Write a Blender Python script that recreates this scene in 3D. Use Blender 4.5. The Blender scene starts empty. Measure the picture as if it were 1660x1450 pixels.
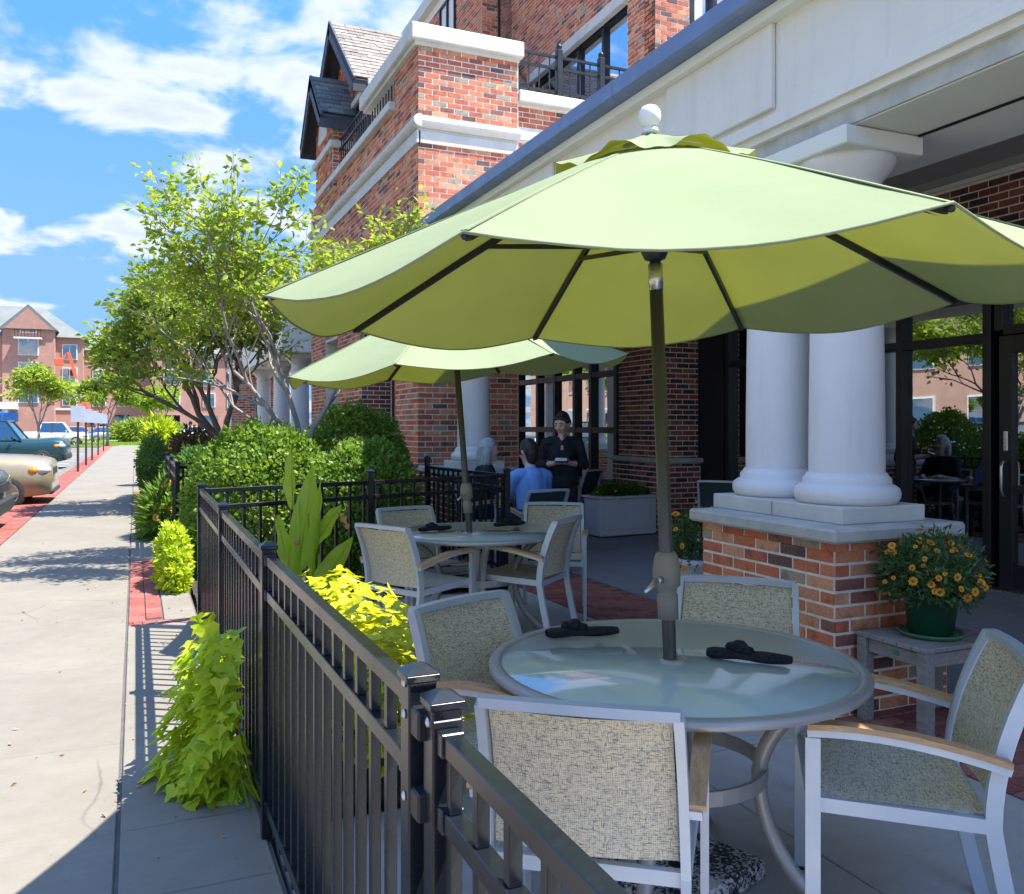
import bpy, bmesh, math, random
import numpy as np
from mathutils import Vector, Matrix, Euler, noise as mnoise
random.seed(7)
RNG = np.random.default_rng(7)
SC = bpy.context.scene
COL = SC.collection

# ------------------------------------------------------------------ camera
cam_data = bpy.data.cameras.new('camera')
cam = bpy.data.objects.new('camera', cam_data); COL.objects.link(cam)
cam.location = (0, 0, 1.5)
cam.rotation_euler = (math.radians(90), 0, -math.radians(23.394))
cam_data.sensor_width = 36; cam_data.lens = 30.58; cam_data.shift_y = -0.0211
cam_data.clip_start = 0.05; cam_data.clip_end = 2000
SC.camera = cam

# ------------------------------------------------------------------ sky, sun, exposure
SUN_DIR = Vector((0.42, -0.26, 1.0)).normalized()          # towards the sun
elev = math.asin(SUN_DIR.z); azim = math.atan2(SUN_DIR.x, SUN_DIR.y)
world = bpy.data.worlds.new('World'); SC.world = world; world.use_nodes = True
wn, wl = world.node_tree.nodes, world.node_tree.links
wn.clear()
def wnode(t, **k):
    n = wn.new(t)
    for a, b in k.items(): setattr(n, a, b)
    return n
def wmath(op, a, b=None, c=None, clamp=False):
    n = wn.new('ShaderNodeMath'); n.operation = op; n.use_clamp = clamp
    for i, v in enumerate((a, b, c)):
        if v is None: continue
        if hasattr(v, 'is_linked') or hasattr(v, 'links'): wl.new(v, n.inputs[i])
        else: n.inputs[i].default_value = v
    return n.outputs[0]
sky = wnode('ShaderNodeTexSky', sky_type='NISHITA', sun_disc=False)
sky.sun_elevation = elev; sky.sun_rotation = azim
sky.altitude = 200; sky.air_density = 1.0; sky.dust_density = 0.0; sky.ozone_density = 2.5
hs = wnode('ShaderNodeHueSaturation'); hs.inputs['Saturation'].default_value = 1.3; hs.inputs['Hue'].default_value = 0.507
wl.new(sky.outputs[0], hs.inputs['Color'])
tc = wnode('ShaderNodeTexCoord'); sp = wnode('ShaderNodeSeparateXYZ'); wl.new(tc.outputs['Generated'], sp.inputs[0])
den = wmath('ADD', wmath('MAXIMUM', sp.outputs[2], 0.0), 0.26)
px = wmath('DIVIDE', sp.outputs[0], den); py = wmath('DIVIDE', sp.outputs[1], den)
cb = wnode('ShaderNodeCombineXYZ'); wl.new(px, cb.inputs[0]); wl.new(py, cb.inputs[1]); cb.inputs[2].default_value = 71.3
nz = wnode('ShaderNodeTexNoise'); nz.inputs['Scale'].default_value = 4.3; nz.inputs['Detail'].default_value = 9
nz.inputs['Roughness'].default_value = 0.52; nz.inputs['Distortion'].default_value = 0.25
wl.new(cb.outputs[0], nz.inputs['Vector'])
mask = wnode('ShaderNodeMapRange', interpolation_type='SMOOTHSTEP'); mask.inputs[1].default_value = 0.46; mask.inputs[2].default_value = 0.60
wl.new(nz.outputs[0], mask.inputs[0])
# cloud body: denser clouds are a little greyer
shade = wnode('ShaderNodeMapRange'); shade.inputs[1].default_value = 0.54; shade.inputs[2].default_value = 0.72
wl.new(nz.outputs[0], shade.inputs[0])
cc = wnode('ShaderNodeMix', data_type='RGBA'); cc.inputs[6].default_value = (0.86, 0.90, 0.97, 1); cc.inputs[7].default_value = (0.58, 0.67, 0.82, 1)
wl.new(shade.outputs[0], cc.inputs[0])
bg1 = wnode('ShaderNodeBackground'); bg1.inputs[1].default_value = 0.14
clear = wnode('ShaderNodeMapRange', interpolation_type='SMOOTHSTEP')      # added gradient: low sky dimmed, unseen overhead sky kept bright for fill light
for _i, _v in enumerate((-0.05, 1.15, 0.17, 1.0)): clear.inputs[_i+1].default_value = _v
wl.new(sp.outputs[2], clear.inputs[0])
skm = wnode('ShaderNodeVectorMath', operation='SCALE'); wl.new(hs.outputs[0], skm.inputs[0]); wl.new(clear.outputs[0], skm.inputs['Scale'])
low = wnode('ShaderNodeMapRange', interpolation_type='SMOOTHSTEP')        # pale blue haze belt all round the horizon
for _i, _v in enumerate((0.0, 0.42, 1.0, 0.0)): low.inputs[_i+1].default_value = _v
wl.new(sp.outputs[2], low.inputs[0])
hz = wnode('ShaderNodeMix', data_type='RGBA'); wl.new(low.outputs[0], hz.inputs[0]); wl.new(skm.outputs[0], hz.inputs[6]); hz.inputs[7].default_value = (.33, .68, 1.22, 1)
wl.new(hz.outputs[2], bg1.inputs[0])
bg2 = wnode('ShaderNodeBackground'); bg2.inputs[1].default_value = 0.205; wl.new(cc.outputs[2], bg2.inputs[0])
mx = wnode('ShaderNodeMixShader'); wl.new(wmath('MULTIPLY', mask.outputs[0], 0.93), mx.inputs[0])
wl.new(bg1.outputs[0], mx.inputs[1]); wl.new(bg2.outputs[0], mx.inputs[2])
wo = wnode('ShaderNodeOutputWorld'); wl.new(mx.outputs[0], wo.inputs[0])

sun_data = bpy.data.lights.new('sun', 'SUN'); sun_data.energy = 2.0; sun_data.angle = math.radians(0.53); sun_data.color = (1.0, 0.955, 0.88)
sun = bpy.data.objects.new('sun', sun_data); COL.objects.link(sun)
sun.rotation_euler = (-SUN_DIR).to_track_quat('-Z', 'Y').to_euler()
VS = SC.view_settings
VS.view_transform = 'Standard'; VS.look = 'None'; VS.gamma = 1; VS.use_curve_mapping = False
VS.exposure = 2.6

# ------------------------------------------------------------------ helpers
class MB:
    """collects shapes; build() links them as one mesh object"""
    def __init__(s): s.v = []; s.f = []; s.m = []; s.sm = []; s.mi = 0; s.smooth = False
    def add(s, vs, fs):
        o = len(s.v); s.v += [tuple(p) for p in vs]
        for f in fs: s.f.append([o + i for i in f]); s.m.append(s.mi); s.sm.append(s.smooth)
    def box(s, c, d, R=None):
        hx, hy, hz = d[0]/2, d[1]/2, d[2]/2
        vs = [Vector((x, y, z)) for z in (-hz, hz) for y in (-hy, hy) for x in (-hx, hx)]
        if R is not None: vs = [R @ p for p in vs]
        c = Vector(c)
        s.add([p + c for p in vs], [(0, 2, 3, 1), (4, 5, 7, 6), (0, 1, 5, 4), (2, 6, 7, 3), (0, 4, 6, 2), (1, 3, 7, 5)])
        return s
    def b2(s, a, b): return s.box([(a[i]+b[i])/2 for i in range(3)], [abs(b[i]-a[i]) for i in range(3)])
    def bev(s, c, d, r, R=None):
        """box with chamfered edges"""
        bm = bmesh.new(); bmesh.ops.create_cube(bm, size=1)
        for v in bm.verts: v.co = Vector((v.co.x*d[0], v.co.y*d[1], v.co.z*d[2]))
        bmesh.ops.bevel(bm, geom=bm.edges[:], offset=r, segments=1, affect='EDGES', clamp_overlap=True)
        bm.verts.index_update(); c = Vector(c)
        vs = [(R @ v.co if R is not None else v.co) + c for v in bm.verts]
        s.add(vs, [[v.index for v in f.verts] for f in bm.faces]); bm.free(); return s
    def tube(s, pts, r, n=8, cap=True, closed=False, sq=None, up=None):
        """round (or rectangular: sq=(w,h)) tube along points; r may be a list"""
        P = [Vector(p) for p in pts]; m = len(P)
        rs = r if isinstance(r, (list, tuple)) else [r]*m
        old = s.smooth
        if sq is None: s.smooth = True
        ref = Vector(up) if up else None
        rings = []
        pu = None
        for i in range(m):
            if closed: t = (P[(i+1) % m] - P[i-1])
            else: t = P[min(i+1, m-1)] - P[max(i-1, 0)]
            if t.length < 1e-9: t = Vector((0, 0, 1))
            t.normalize()
            if pu is None:
                a = ref if ref and abs(ref.dot(t)) < 0.98 else (Vector((0, 0, 1)) if abs(t.z) < 0.95 else Vector((0, 1, 0)))
                u = (a - t*a.dot(t)).normalized()
            else:
                a = ref if ref and abs(ref.dot(t)) < 0.98 else pu
                u = (a - t*a.dot(t)).normalized()
            pu = u; w = t.cross(u)
            if sq is None: rings.append([P[i] + (u*math.cos(k*2*math.pi/n) + w*math.sin(k*2*math.pi/n))*rs[i] for k in range(n)])
            else:
                a, b = sq[0]/2, sq[1]/2
                rings.append([P[i] + w*x*a + u*y*b for x, y in ((-1, -1), (1, -1), (1, 1), (-1, 1))])
        k = len(rings[0]); vs = [p for rr in rings for p in rr]; fs = []
        for i in range(m if closed else m-1):
            j = (i+1) % m
            for q in range(k): fs.append((i*k+q, i*k+(q+1) % k, j*k+(q+1) % k, j*k+q))
        if cap and not closed: fs += [tuple(range(k))[::-1], tuple((m-1)*k+q for q in range(k))]
        s.add(vs, fs); s.smooth = old
        return s
    def lathe(s, prof, n=24, c=(0, 0, 0), smooth=True, cap=True, R=None):
        """prof: list of (r, z)"""
        c = Vector(c); vs = []; fs = []; m = len(prof)
        for r, z in prof:
            for k in range(n):
                p = Vector((r*math.cos(k*2*math.pi/n), r*math.sin(k*2*math.pi/n), z))
                vs.append((R @ p if R is not None else p) + c)
        for i in range(m-1):
            for q in range(n): fs.append((i*n+q, i*n+(q+1) % n, (i+1)*n+(q+1) % n, (i+1)*n+q))
        if cap: fs += [tuple(range(n))[::-1], tuple((m-1)*n+q for q in range(n))]
        old = s.smooth; s.smooth = smooth; s.add(vs, fs); s.smooth = old; return s
    def ball(s, c, r, n=12, sc=(1, 1, 1)):
        pr = [(max(1e-4, math.sin(math.pi*i/(n//2))), -math.cos(math.pi*i/(n//2))) for i in range(n//2+1)]
        c = Vector(c); o = len(s.v)
        s.lathe(pr, n, (0, 0, 0), True, False)
        for i in range(o, len(s.v)):
            x, y, z = s.v[i]; s.v[i] = (x*r*sc[0]+c.x, y*r*sc[1]+c.y, z*r*sc[2]+c.z)
        return s
    def prism(s, poly, h, axis='z', off=0):
        """extrude a 2-D outline; axis z: poly in xy; x: poly in yz; y: poly in xz"""
        n = len(poly)
        def P(a, b, t): return {'z': (a, b, t), 'x': (t, a, b), 'y': (a, t, b)}[axis]
        vs = [P(a, b, off) for a, b in poly] + [P(a, b, off+h) for a, b in poly]
        s.add(vs, [tuple(range(n))[::-1], tuple(range(n, 2*n))] + [(i, (i+1) % n, n+(i+1) % n, n+i) for i in range(n)])
        return s
    def grid(s, fn, nu, nv):
        vs = [fn(i/nu, j/nv) for j in range(nv+1) for i in range(nu+1)]
        fs = [(j*(nu+1)+i, j*(nu+1)+i+1, (j+1)*(nu+1)+i+1, (j+1)*(nu+1)+i) for j in range(nv) for i in range(nu)]
        old = s.smooth; s.smooth = True; s.add(vs, fs); s.smooth = old; return s
    def mesh(s, name, mats, fix=True):
        me = bpy.data.meshes.new(name); me.from_pydata(s.v, [], s.f)
        for m in (mats if isinstance(mats, (list, tuple)) else [mats]): me.materials.append(m)
        me.polygons.foreach_set('material_index', s.m); me.polygons.foreach_set('use_smooth', s.sm)
        if fix:
            bm = bmesh.new(); bm.from_mesh(me); bmesh.ops.recalc_face_normals(bm, faces=bm.faces[:]); bm.to_mesh(me); bm.free()
        me.update(); return me
    def build(s, name, mats, parent=None, fix=True, **k):
        return link(name, s.mesh(name, mats, fix), parent, **k)

def link(name, me, parent=None, label=None, cat=None, group=None, kind=None, loc=None, rot=None):
    o = bpy.data.objects.new(name, me); COL.objects.link(o)
    if parent is not None: o.parent = parent
    if loc is not None: o.location = loc
    if rot is not None: o.rotation_euler = rot
    tag(o, label, cat, group, kind); return o
def tag(o, label=None, cat=None, group=None, kind=None):
    if label: o['label'] = label
    if cat: o['category'] = cat
    if group: o['group'] = group
    if kind: o['kind'] = kind
    return o
def thing(name, label, cat, loc=(0, 0, 0), rz=0, group=None):
    o = link(name, None, None, label, cat, group, None, loc, (0, 0, rz)); o.empty_display_size = 0.2; return o
def copy_tree(o, parent=None):
    c = o.copy(); COL.objects.link(c)
    if parent is not None: c.parent = parent
    for ch in o.children: copy_tree(ch, c)
    return c

# ------------------------------------------------------------------ materials
class NT:
    def __init__(s, name):
        s.m = bpy.data.materials.new(name); s.m.use_nodes = True; s.t = s.m.node_tree; s.n = s.t.nodes; s.l = s.t.links
        s.n.clear(); s.out = s.n.new('ShaderNodeOutputMaterial')
    def node(s, t, ins=None, **k):
        n = s.n.new(t)
        for a, b in k.items(): setattr(n, a, b)
        for a, b in (ins or {}).items(): s.set(n.inputs[a], b)
        return n
    def set(s, sock, v):
        if isinstance(v, bpy.types.NodeSocket): s.l.new(v, sock)
        else: sock.default_value = v
    def math(s, op, a, b=0.0, clamp=False):
        n = s.n.new('ShaderNodeMath'); n.operation = op; n.use_clamp = clamp; s.set(n.inputs[0], a); s.set(n.inputs[1], b); return n.outputs[0]
    def mix(s, f, a, b, blend='MIX'):
        n = s.n.new('ShaderNodeMix'); n.data_type = 'RGBA'; n.blend_type = blend
        s.set(n.inputs[0], f); s.set(n.inputs[6], a); s.set(n.inputs[7], b); return n.outputs[2]
    def coords(s, which='Object', scale=(1, 1, 1), rot=(0, 0, 0)):
        tc = s.n.new('ShaderNodeTexCoord'); mp = s.n.new('ShaderNodeMapping'); mp.inputs['Scale'].default_value = scale; mp.inputs['Rotation'].default_value = rot
        s.l.new(tc.outputs[which], mp.inputs[0]); return mp.outputs[0]
    def world(s):
        return s.n.new('ShaderNodeNewGeometry').outputs['Position']
    def noise(s, vec, scale, detail=4, rough=0.55):
        n = s.n.new('ShaderNodeTexNoise'); s.l.new(vec, n.inputs['Vector']); n.inputs['Scale'].default_value = scale
        n.inputs['Detail'].default_value = detail; n.inputs['Roughness'].default_value = rough; return n.outputs[0]
    def ramp(s, f, stops, interp='LINEAR'):
        n = s.n.new('ShaderNodeValToRGB'); n.color_ramp.interpolation = interp; e = n.color_ramp.elements
        while len(e) < len(stops): e.new(0.5)
        for i, (p, c) in enumerate(stops): e[i].position = p; e[i].color = tuple(c) + ((1,) if len(c) == 3 else ())
        s.set(n.inputs[0], f); return n.outputs[0]
    def maprange(s, f, a, b, c=0.0, d=1.0):
        n = s.n.new('ShaderNodeMapRange'); s.set(n.inputs[0], f)
        for i, v in enumerate((a, b, c, d)): n.inputs[i+1].default_value = v
        return n.outputs[0]
    def bump(s, h, strength=0.3, dist=0.01):
        n = s.n.new('ShaderNodeBump'); s.l.new(h, n.inputs['Height']); n.inputs['Strength'].default_value = strength; n.inputs['Distance'].default_value = dist; return n.outputs[0]
    def pbr(s, color, rough=0.6, metal=0.0, normal=None, spec=0.5, **k):
        p = s.n.new('ShaderNodeBsdfPrincipled'); s.set(p.inputs['Base Color'], color if isinstance(color, bpy.types.NodeSocket) else tuple(color)+((1,) if len(color) == 3 else ()))
        s.set(p.inputs['Roughness'], rough); s.set(p.inputs['Metallic'], metal); p.inputs['Specular IOR Level'].default_value = spec
        if normal is not None: s.l.new(normal, p.inputs['Normal'])
        for a, b in k.items(): s.set(p.inputs[a.replace('_', ' ')], b)
        return p.outputs[0]
    def done(s, sh): s.l.new(sh, s.out.inputs[0]); return s.m
def c4(c, k=1.0): return (c[0]*k, c[1]*k, c[2]*k, 1)

def mat(name, col, rough=0.6, metal=0.0, var=0.15, scale=6.0, bump=0.0, bscale=60.0, spec=0.5, fine=0.0, world=True):
    """plain surface with uneven colour, uneven roughness and fine relief"""
    t = NT(name); p = t.world() if world else t.coords()
    n1 = t.noise(p, scale, 5)
    c = t.mix(t.maprange(n1, 0.3, 0.7), c4(col, 1-var), c4(col, 1+var))
    if fine:
        c = t.mix(t.math('MULTIPLY', t.maprange(t.noise(p, bscale*2, 2), 0.35, 0.65), fine), c, c4(col, 0.35))
    r = t.maprange(t.noise(p, scale*2.3, 4), 0.3, 0.7, max(0.02, rough*0.8), min(1, rough*1.2))
    nm = t.bump(t.noise(p, bscale, 4), bump, 0.004) if bump else None
    return t.done(t.pbr(c, r, metal, nm, spec))

M = {}
def brick_mat(name, stops):
    t = NT(name); p = t.world()
    g = t.n.new('ShaderNodeNewGeometry'); oi = t.n.new('ShaderNodeObjectInfo')
    rnd = t.math('FRACT', t.math('ADD', g.outputs['Random Per Island'], oi.outputs['Random']))
    c = t.ramp(rnd, stops, 'CONSTANT')
    n1 = t.noise(p, 55, 5, 0.65); n2 = t.noise(p, 11, 3)
    c = t.mix(t.maprange(n1, 0.35, 0.7), c, t.mix(1.0, c, (1.35, 1.3, 1.25, 1), 'MULTIPLY'))
    c = t.mix(t.math('MULTIPLY', t.maprange(n2, 0.52, 0.66), 0.55), c, t.mix(1.0, c, (0.45, 0.42, 0.42, 1), 'MULTIPLY'))
    c = t.mix(t.math('MULTIPLY', t.maprange(t.noise(p, 26, 3), 0.66, 0.74), 0.5), c, (0.55, 0.45, 0.38, 1))
    return t.done(t.pbr(c, 0.88, 0, t.bump(n1, 0.5, 0.006), 0.25))
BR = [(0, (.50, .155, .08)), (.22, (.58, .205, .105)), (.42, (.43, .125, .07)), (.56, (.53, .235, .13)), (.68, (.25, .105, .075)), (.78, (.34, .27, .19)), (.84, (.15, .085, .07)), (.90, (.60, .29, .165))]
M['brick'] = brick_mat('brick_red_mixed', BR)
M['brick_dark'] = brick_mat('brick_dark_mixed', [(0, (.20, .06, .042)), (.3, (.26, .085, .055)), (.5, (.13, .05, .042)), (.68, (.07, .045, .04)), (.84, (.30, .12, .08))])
M['paver'] = brick_mat('paver_red', [(0, (.27, .10, .085)), (.25, (.32, .125, .10)), (.5, (.23, .085, .08)), (.75, (.29, .13, .115))])
M['paver_bright'] = brick_mat('paver_bright_red', [(0, (.265, .082, .065)), (.3, (.295, .097, .078)), (.6, (.235, .072, .061)), (.8, (.28, .11, .088))])
M['mortar'] = mat('mortar', (.80, .74, .66), .95, var=.15, scale=20, bump=.4, bscale=180)
M['stone'] = mat('limestone', (.62, .60, .54), .85, var=.10, scale=4, bump=.25, bscale=90, fine=.08)
M['stone_grey'] = mat('ledge_stone', (.48, .475, .43), .88, var=.18, scale=7, bump=.4, bscale=110, fine=.15)
def streaky(name, col, rough, bump=.05, bscale=120):
    t = NT(name); p = t.world(); mp = t.n.new('ShaderNodeMapping'); mp.inputs['Scale'].default_value = (9, 9, .7); t.l.new(p, mp.inputs[0])
    n1 = t.noise(p, 2.0, 5); st = t.noise(mp.outputs[0], 1.0, 5, .6)
    c = t.mix(t.maprange(n1, .3, .7), c4(col, .95), c4(col, 1.03))
    c = t.mix(t.math('MULTIPLY', t.maprange(st, .52, .75), .22), c, c4((col[0], col[1]*.97, col[2]*.92), .62))
    c = t.mix(t.math('MULTIPLY', t.maprange(t.noise(p, 38, 3), .68, .75), .25), c, c4(col, .55))
    return t.done(t.pbr(c, rough, 0, t.bump(t.noise(p, bscale, 3), bump, .004), .4))
M['stucco'] = streaky('stucco_white', (.76, .735, .67), .9, .35, 220)
M['soffit'] = mat('soffit_paint', (.78, .78, .70), .8, var=.05, scale=1.5, bump=.1, bscale=150)
M['grey_wall'] = mat('grey_paint', (.40, .395, .38), .85, var=.08, scale=2, bump=.15, bscale=150)
M['column'] = streaky('column_paint', (.76, .745, .72), .5)
M['gutter'] = mat('gutter_blue_metal', (.16, .22, .36), .45, .3, var=.10, scale=3, bump=.03)
M['joint'] = mat('dark_joint', (.10, .095, .09), .95, var=.2, scale=10)
def concrete(name, col, stain=.12):
    t = NT(name); p = t.world()
    oi = t.n.new('ShaderNodeObjectInfo')
    n1 = t.noise(p, 1.1, 6, .6); n2 = t.noise(p, 9, 5, .6); n3 = t.noise(p, 240, 3)
    c = t.mix(t.maprange(n1, .3, .7), c4(col, 1-stain), c4(col, 1+stain*.6))
    c = t.mix(t.maprange(n2, .35, .75), c, t.mix(1.0, c, (.90, .885, .87, 1), 'MULTIPLY'))
    c = t.mix(t.math('MULTIPLY', t.maprange(n3, .55, .75), .30), c, c4(col, .55))
    c = t.mix(t.math('MULTIPLY', oi.outputs['Random'], .10), c, c4(col, .6))
    blots = t.maprange(t.noise(p, 16, 2), .70, .75)
    c = t.mix(t.math('MULTIPLY', blots, .35), c, c4(col, .4))
    mp = t.n.new('ShaderNodeMapping'); mp.inputs['Scale'].default_value = (3, 130, 3); t.l.new(p, mp.inputs[0])
    broom = t.noise(mp.outputs[0], 1.0, 3, .6)
    c = t.mix(t.math('MULTIPLY', t.maprange(broom, .45, .7), .16), c, c4(col, .55))
    vo = t.n.new('ShaderNodeTexVoronoi'); vo.feature = 'DISTANCE_TO_EDGE'; vo.inputs['Scale'].default_value = .55
    wp = t.n.new('ShaderNodeMix'); wp.data_type = 'VECTOR'; wp.inputs[0].default_value = .12; t.l.new(p, wp.inputs[4])
    nv = t.n.new('ShaderNodeTexNoise'); nv.inputs['Scale'].default_value = 2.5; nv.inputs['Detail'].default_value = 6; t.l.new(p, nv.inputs['Vector']); t.l.new(nv.outputs['Color'], wp.inputs[5]); t.l.new(wp.outputs[1], vo.inputs['Vector'])
    crack = t.math('MULTIPLY', t.maprange(vo.outputs[0], .0, .004, 1, 0), t.maprange(t.noise(p, .45, 2), .52, .60))
    c = t.mix(t.math('MULTIPLY', crack, .6), c, c4(col, .3))
    return t.done(t.pbr(c, .9, 0, t.bump(t.math('ADD', n3, broom), .40, .003), .3))
M['walk'] = concrete('sidewalk_concrete', (.240, .217, .176))
M['patio'] = concrete('patio_concrete', (.45, .435, .41), .16)
M['arcade_floor'] = concrete('arcade_floor_concrete', (.30, .30, .305), .15)
M['lot'] = concrete('parking_concrete', (.20, .192, .17), .15)
M['asphalt'] = mat('asphalt', (.07, .07, .075), .92, var=.2, scale=2, bump=.4, bscale=200, fine=.2)
def gloss_black(name, col, rough=.28, dust=.0):
    t = NT(name); p = t.world()
    n = t.noise(p, 3, 3); c = t.mix(t.maprange(n, .35, .75), c4(col), c4(col, 1.4))
    if dust: c = t.mix(t.math('MULTIPLY', t.maprange(t.noise(p, 60, 5), .5, .7), dust), c, (.25, .26, .28, 1))
    r = t.maprange(t.noise(p, 5, 3), .3, .7, rough*.85, rough*1.2)
    return t.done(t.pbr(c, r, 0, t.bump(t.noise(p, 90, 2), .02, .001), .45))
M['fence'] = gloss_black('fence_black_enamel', (.007, .010, .014), .24, .015)
M['black_metal'] = gloss_black('black_metal', (.012, .014, .017), .4)
M['alu'] = mat('chair_pale_blue_grey_metal', (.50, .555, .62), .38, .25, var=.06, scale=5, bump=.03, world=False)
M['table_metal'] = mat('table_grey_metal', (.36, .355, .35), .42, .35, var=.08, scale=6, bump=.03, world=False)
M['pole'] = mat('umbrella_pole_bronze', (.085, .08, .072), .4, .4, var=.12, scale=8, world=False)
M['collar'] = mat('umbrella_collar_tan', (.22, .195, .155), .55, 0, var=.1, scale=8, world=False)
M['steel'] = mat('bright_steel', (.62, .62, .62), .3, .9, var=.08, scale=10)
def teak(name, a, b, rough=.6):
    t = NT(name); v = t.coords('Object', (60, 8, 60)); w = t.noise(v, 1.0, 6, .65); f = t.noise(t.coords('Object', (300, 30, 300)), 1.0, 3)
    c = t.mix(t.maprange(w, .3, .7), c4(a), c4(b)); c = t.mix(t.math('MULTIPLY', t.maprange(f, .55, .7), .4), c, c4(a, .5))
    return t.done(t.pbr(c, rough, 0, t.bump(f, .3, .002), .35))
M['teak'] = teak('teak_armrest', (.42, .24, .12), (.60, .38, .21))
M['teak_grey'] = teak('weathered_teak', (.20, .18, .165), (.34, .31, .285), .8)
def sling(name, a, b):
    t = NT(name)
    h = t.noise(t.coords('Object', (60, 1, 420)), 1.0, 3, .7); v = t.noise(t.coords('Object', (420, 1, 60)), 1.0, 3, .7)
    w = t.math('MAXIMUM', t.maprange(h, .50, .66), t.maprange(v, .535, .68))
    tc = t.coords('Object', (1, 1, 1)); 
    wx = t.n.new('ShaderNodeTexWave'); wx.inputs['Scale'].default_value = 62; wx.bands_direction = 'X'; t.l.new(tc, wx.inputs[0])
    wz = t.n.new('ShaderNodeTexWave'); wz.inputs['Scale'].default_value = 62; wz.bands_direction = 'Z'; t.l.new(tc, wz.inputs[0])
    rel = t.math('MULTIPLY', wx.outputs['Fac'], wz.outputs['Fac'])
    c = t.mix(w, c4(a), c4(b)); c = t.mix(t.math('MULTIPLY', t.maprange(rel, .0, .3, 1, 0), .3), c, c4(b))
    return t.done(t.pbr(c, .75, 0, t.bump(rel, .6, .0012), .3))
M['sling'] = sling('woven_sling_back', (.78, .70, .52), (.13, .13, .12))
def sling_seat():
    t = NT('woven_sling_seat')
    h = t.noise(t.coords('Object', (60, 420, 1)), 1.0, 3, .7); v = t.noise(t.coords('Object', (420, 60, 1)), 1.0, 3, .7)
    w = t.math('MAXIMUM', t.maprange(h, .50, .66), t.maprange(v, .52, .68))
    return t.done(t.pbr(t.mix(w, (.78, .70, .52, 1), (.12, .12, .11, 1)), .75, 0, t.bump(w, .5, .001), .3))
M['sling_seat'] = sling_seat()
def canopy_mat():
    t = NT('umbrella_canvas'); p = t.coords('Object')
    n = t.noise(p, 3.0, 4); f = t.math('ADD', t.noise(p, 420, 2), t.math('MULTIPLY', t.noise(t.coords('Object', (3, 3, 9)), 1.6, 4), 6.0))
    c = t.mix(t.maprange(n, .3, .7), (.285, .335, .195, 1), (.31, .36, .215, 1))
    b = t.bump(f, .35, .0015)
    d = t.n.new('ShaderNodeBsdfDiffuse'); t.l.new(c, d.inputs[0]); t.l.new(b, d.inputs['Normal'])
    tr = t.n.new('ShaderNodeBsdfTranslucent'); t.set(tr.inputs[0], t.mix(t.maprange(n, .3, .7), (.21, .23, .008, 1), (.25, .27, .012, 1)))
    m = t.n.new('ShaderNodeMixShader'); m.inputs[0].default_value = .21
    t.l.new(d.outputs[0], m.inputs[1]); t.l.new(tr.outputs[0], m.inputs[2]); return t.done(m.outputs[0])
M['canopy'] = canopy_mat()
def leaf_mat(name, stops, trans=.4, rough=.5, tcol=1.5):
    t = NT(name); g = t.n.new('ShaderNodeNewGeometry'); oi = t.n.new('ShaderNodeObjectInfo')
    rnd = t.math('FRACT', t.math('ADD', g.outputs['Random Per Island'], oi.outputs['Random']))
    n = t.noise(t.world(), 2.2, 3)
    rnd = t.math('ADD', t.math('MULTIPLY', rnd, .7), t.math('MULTIPLY', t.maprange(n, .3, .7), .3))
    c = t.ramp(rnd, stops)
    p = t.pbr(c, rough, 0, None, .35)
    tr = t.n.new('ShaderNodeBsdfTranslucent'); t.l.new(t.mix(1.0, c, (tcol, tcol*1.05, tcol*.5, 1), 'MULTIPLY'), tr.inputs[0])
    m = t.n.new('ShaderNodeMixShader'); m.inputs[0].default_value = trans
    t.l.new(p, m.inputs[1]); t.l.new(tr.outputs[0], m.inputs[2]); return t.done(m.outputs[0])
M['leaf_tree'] = leaf_mat('leaf_honey_locust', [(0, (.17, .25, .035)), (.5, (.27, .35, .05)), (.85, (.39, .44, .07)), (1, (.50, .48, .10))], .5)
M['leaf_tree2'] = leaf_mat('leaf_street_tree', [(0, (.13, .22, .035)), (.5, (.23, .31, .05)), (1, (.37, .41, .08))], .52)
M['leaf_bush'] = leaf_mat('leaf_round_shrub', [(0, (.07, .15, .02)), (.5, (.14, .24, .03)), (.85, (.24, .33, .04)), (1, (.33, .40, .06))], .38, .45)
M['leaf_hedge'] = leaf_mat('leaf_dark_hedge', [(0, (.045, .11, .02)), (.6, (.09, .19, .03)), (1, (.16, .25, .045))], .35, .45)
M['leaf_vine'] = leaf_mat('leaf_chartreuse_vine', [(0, (.30, .42, .02)), (.5, (.46, .57, .025)), (1, (.62, .66, .05))], .4, .45, 1.2)
M['leaf_vine_y'] = leaf_mat('leaf_yellow_vine', [(0, (.42, .46, .015)), (.5, (.58, .58, .02)), (1, (.70, .66, .05))], .4, .45, 1.1)
M['leaf_canna'] = leaf_mat('leaf_canna', [(0, (.34, .46, .05)), (.5, (.42, .55, .07)), (1, (.52, .60, .11))], .5, .35, 1.5)
M['leaf_flower'] = leaf_mat('leaf_pot_plant', [(0, (.035, .085, .03)), (.6, (.075, .15, .05)), (1, (.14, .22, .08))], .3)
M['petal'] = leaf_mat('petal_orange', [(0, (.74, .24, .015)), (.5, (.84, .36, .03)), (1, (.88, .47, .06))], .3, .6, 1.1)
M['petal_eye'] = mat('flower_eye', (.45, .12, .01), .7)
M['grass'] = mat('lawn_grass', (.17, .29, .035), .9, var=.3, scale=1.2, bump=.6, bscale=60, fine=.25)
M['bark'] = mat('bark_grey', (.27, .25, .22), .9, var=.25, scale=9, bump=.8, bscale=45, fine=.3)
M['bark_dark'] = mat('bark_dark', (.14, .12, .10), .9, var=.25, scale=9, bump=.8, bscale=45)
M['mulch'] = mat('dark_mulch', (.045, .036, .03), .95, var=.5, scale=25, bump=1.0, bscale=55)
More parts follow.
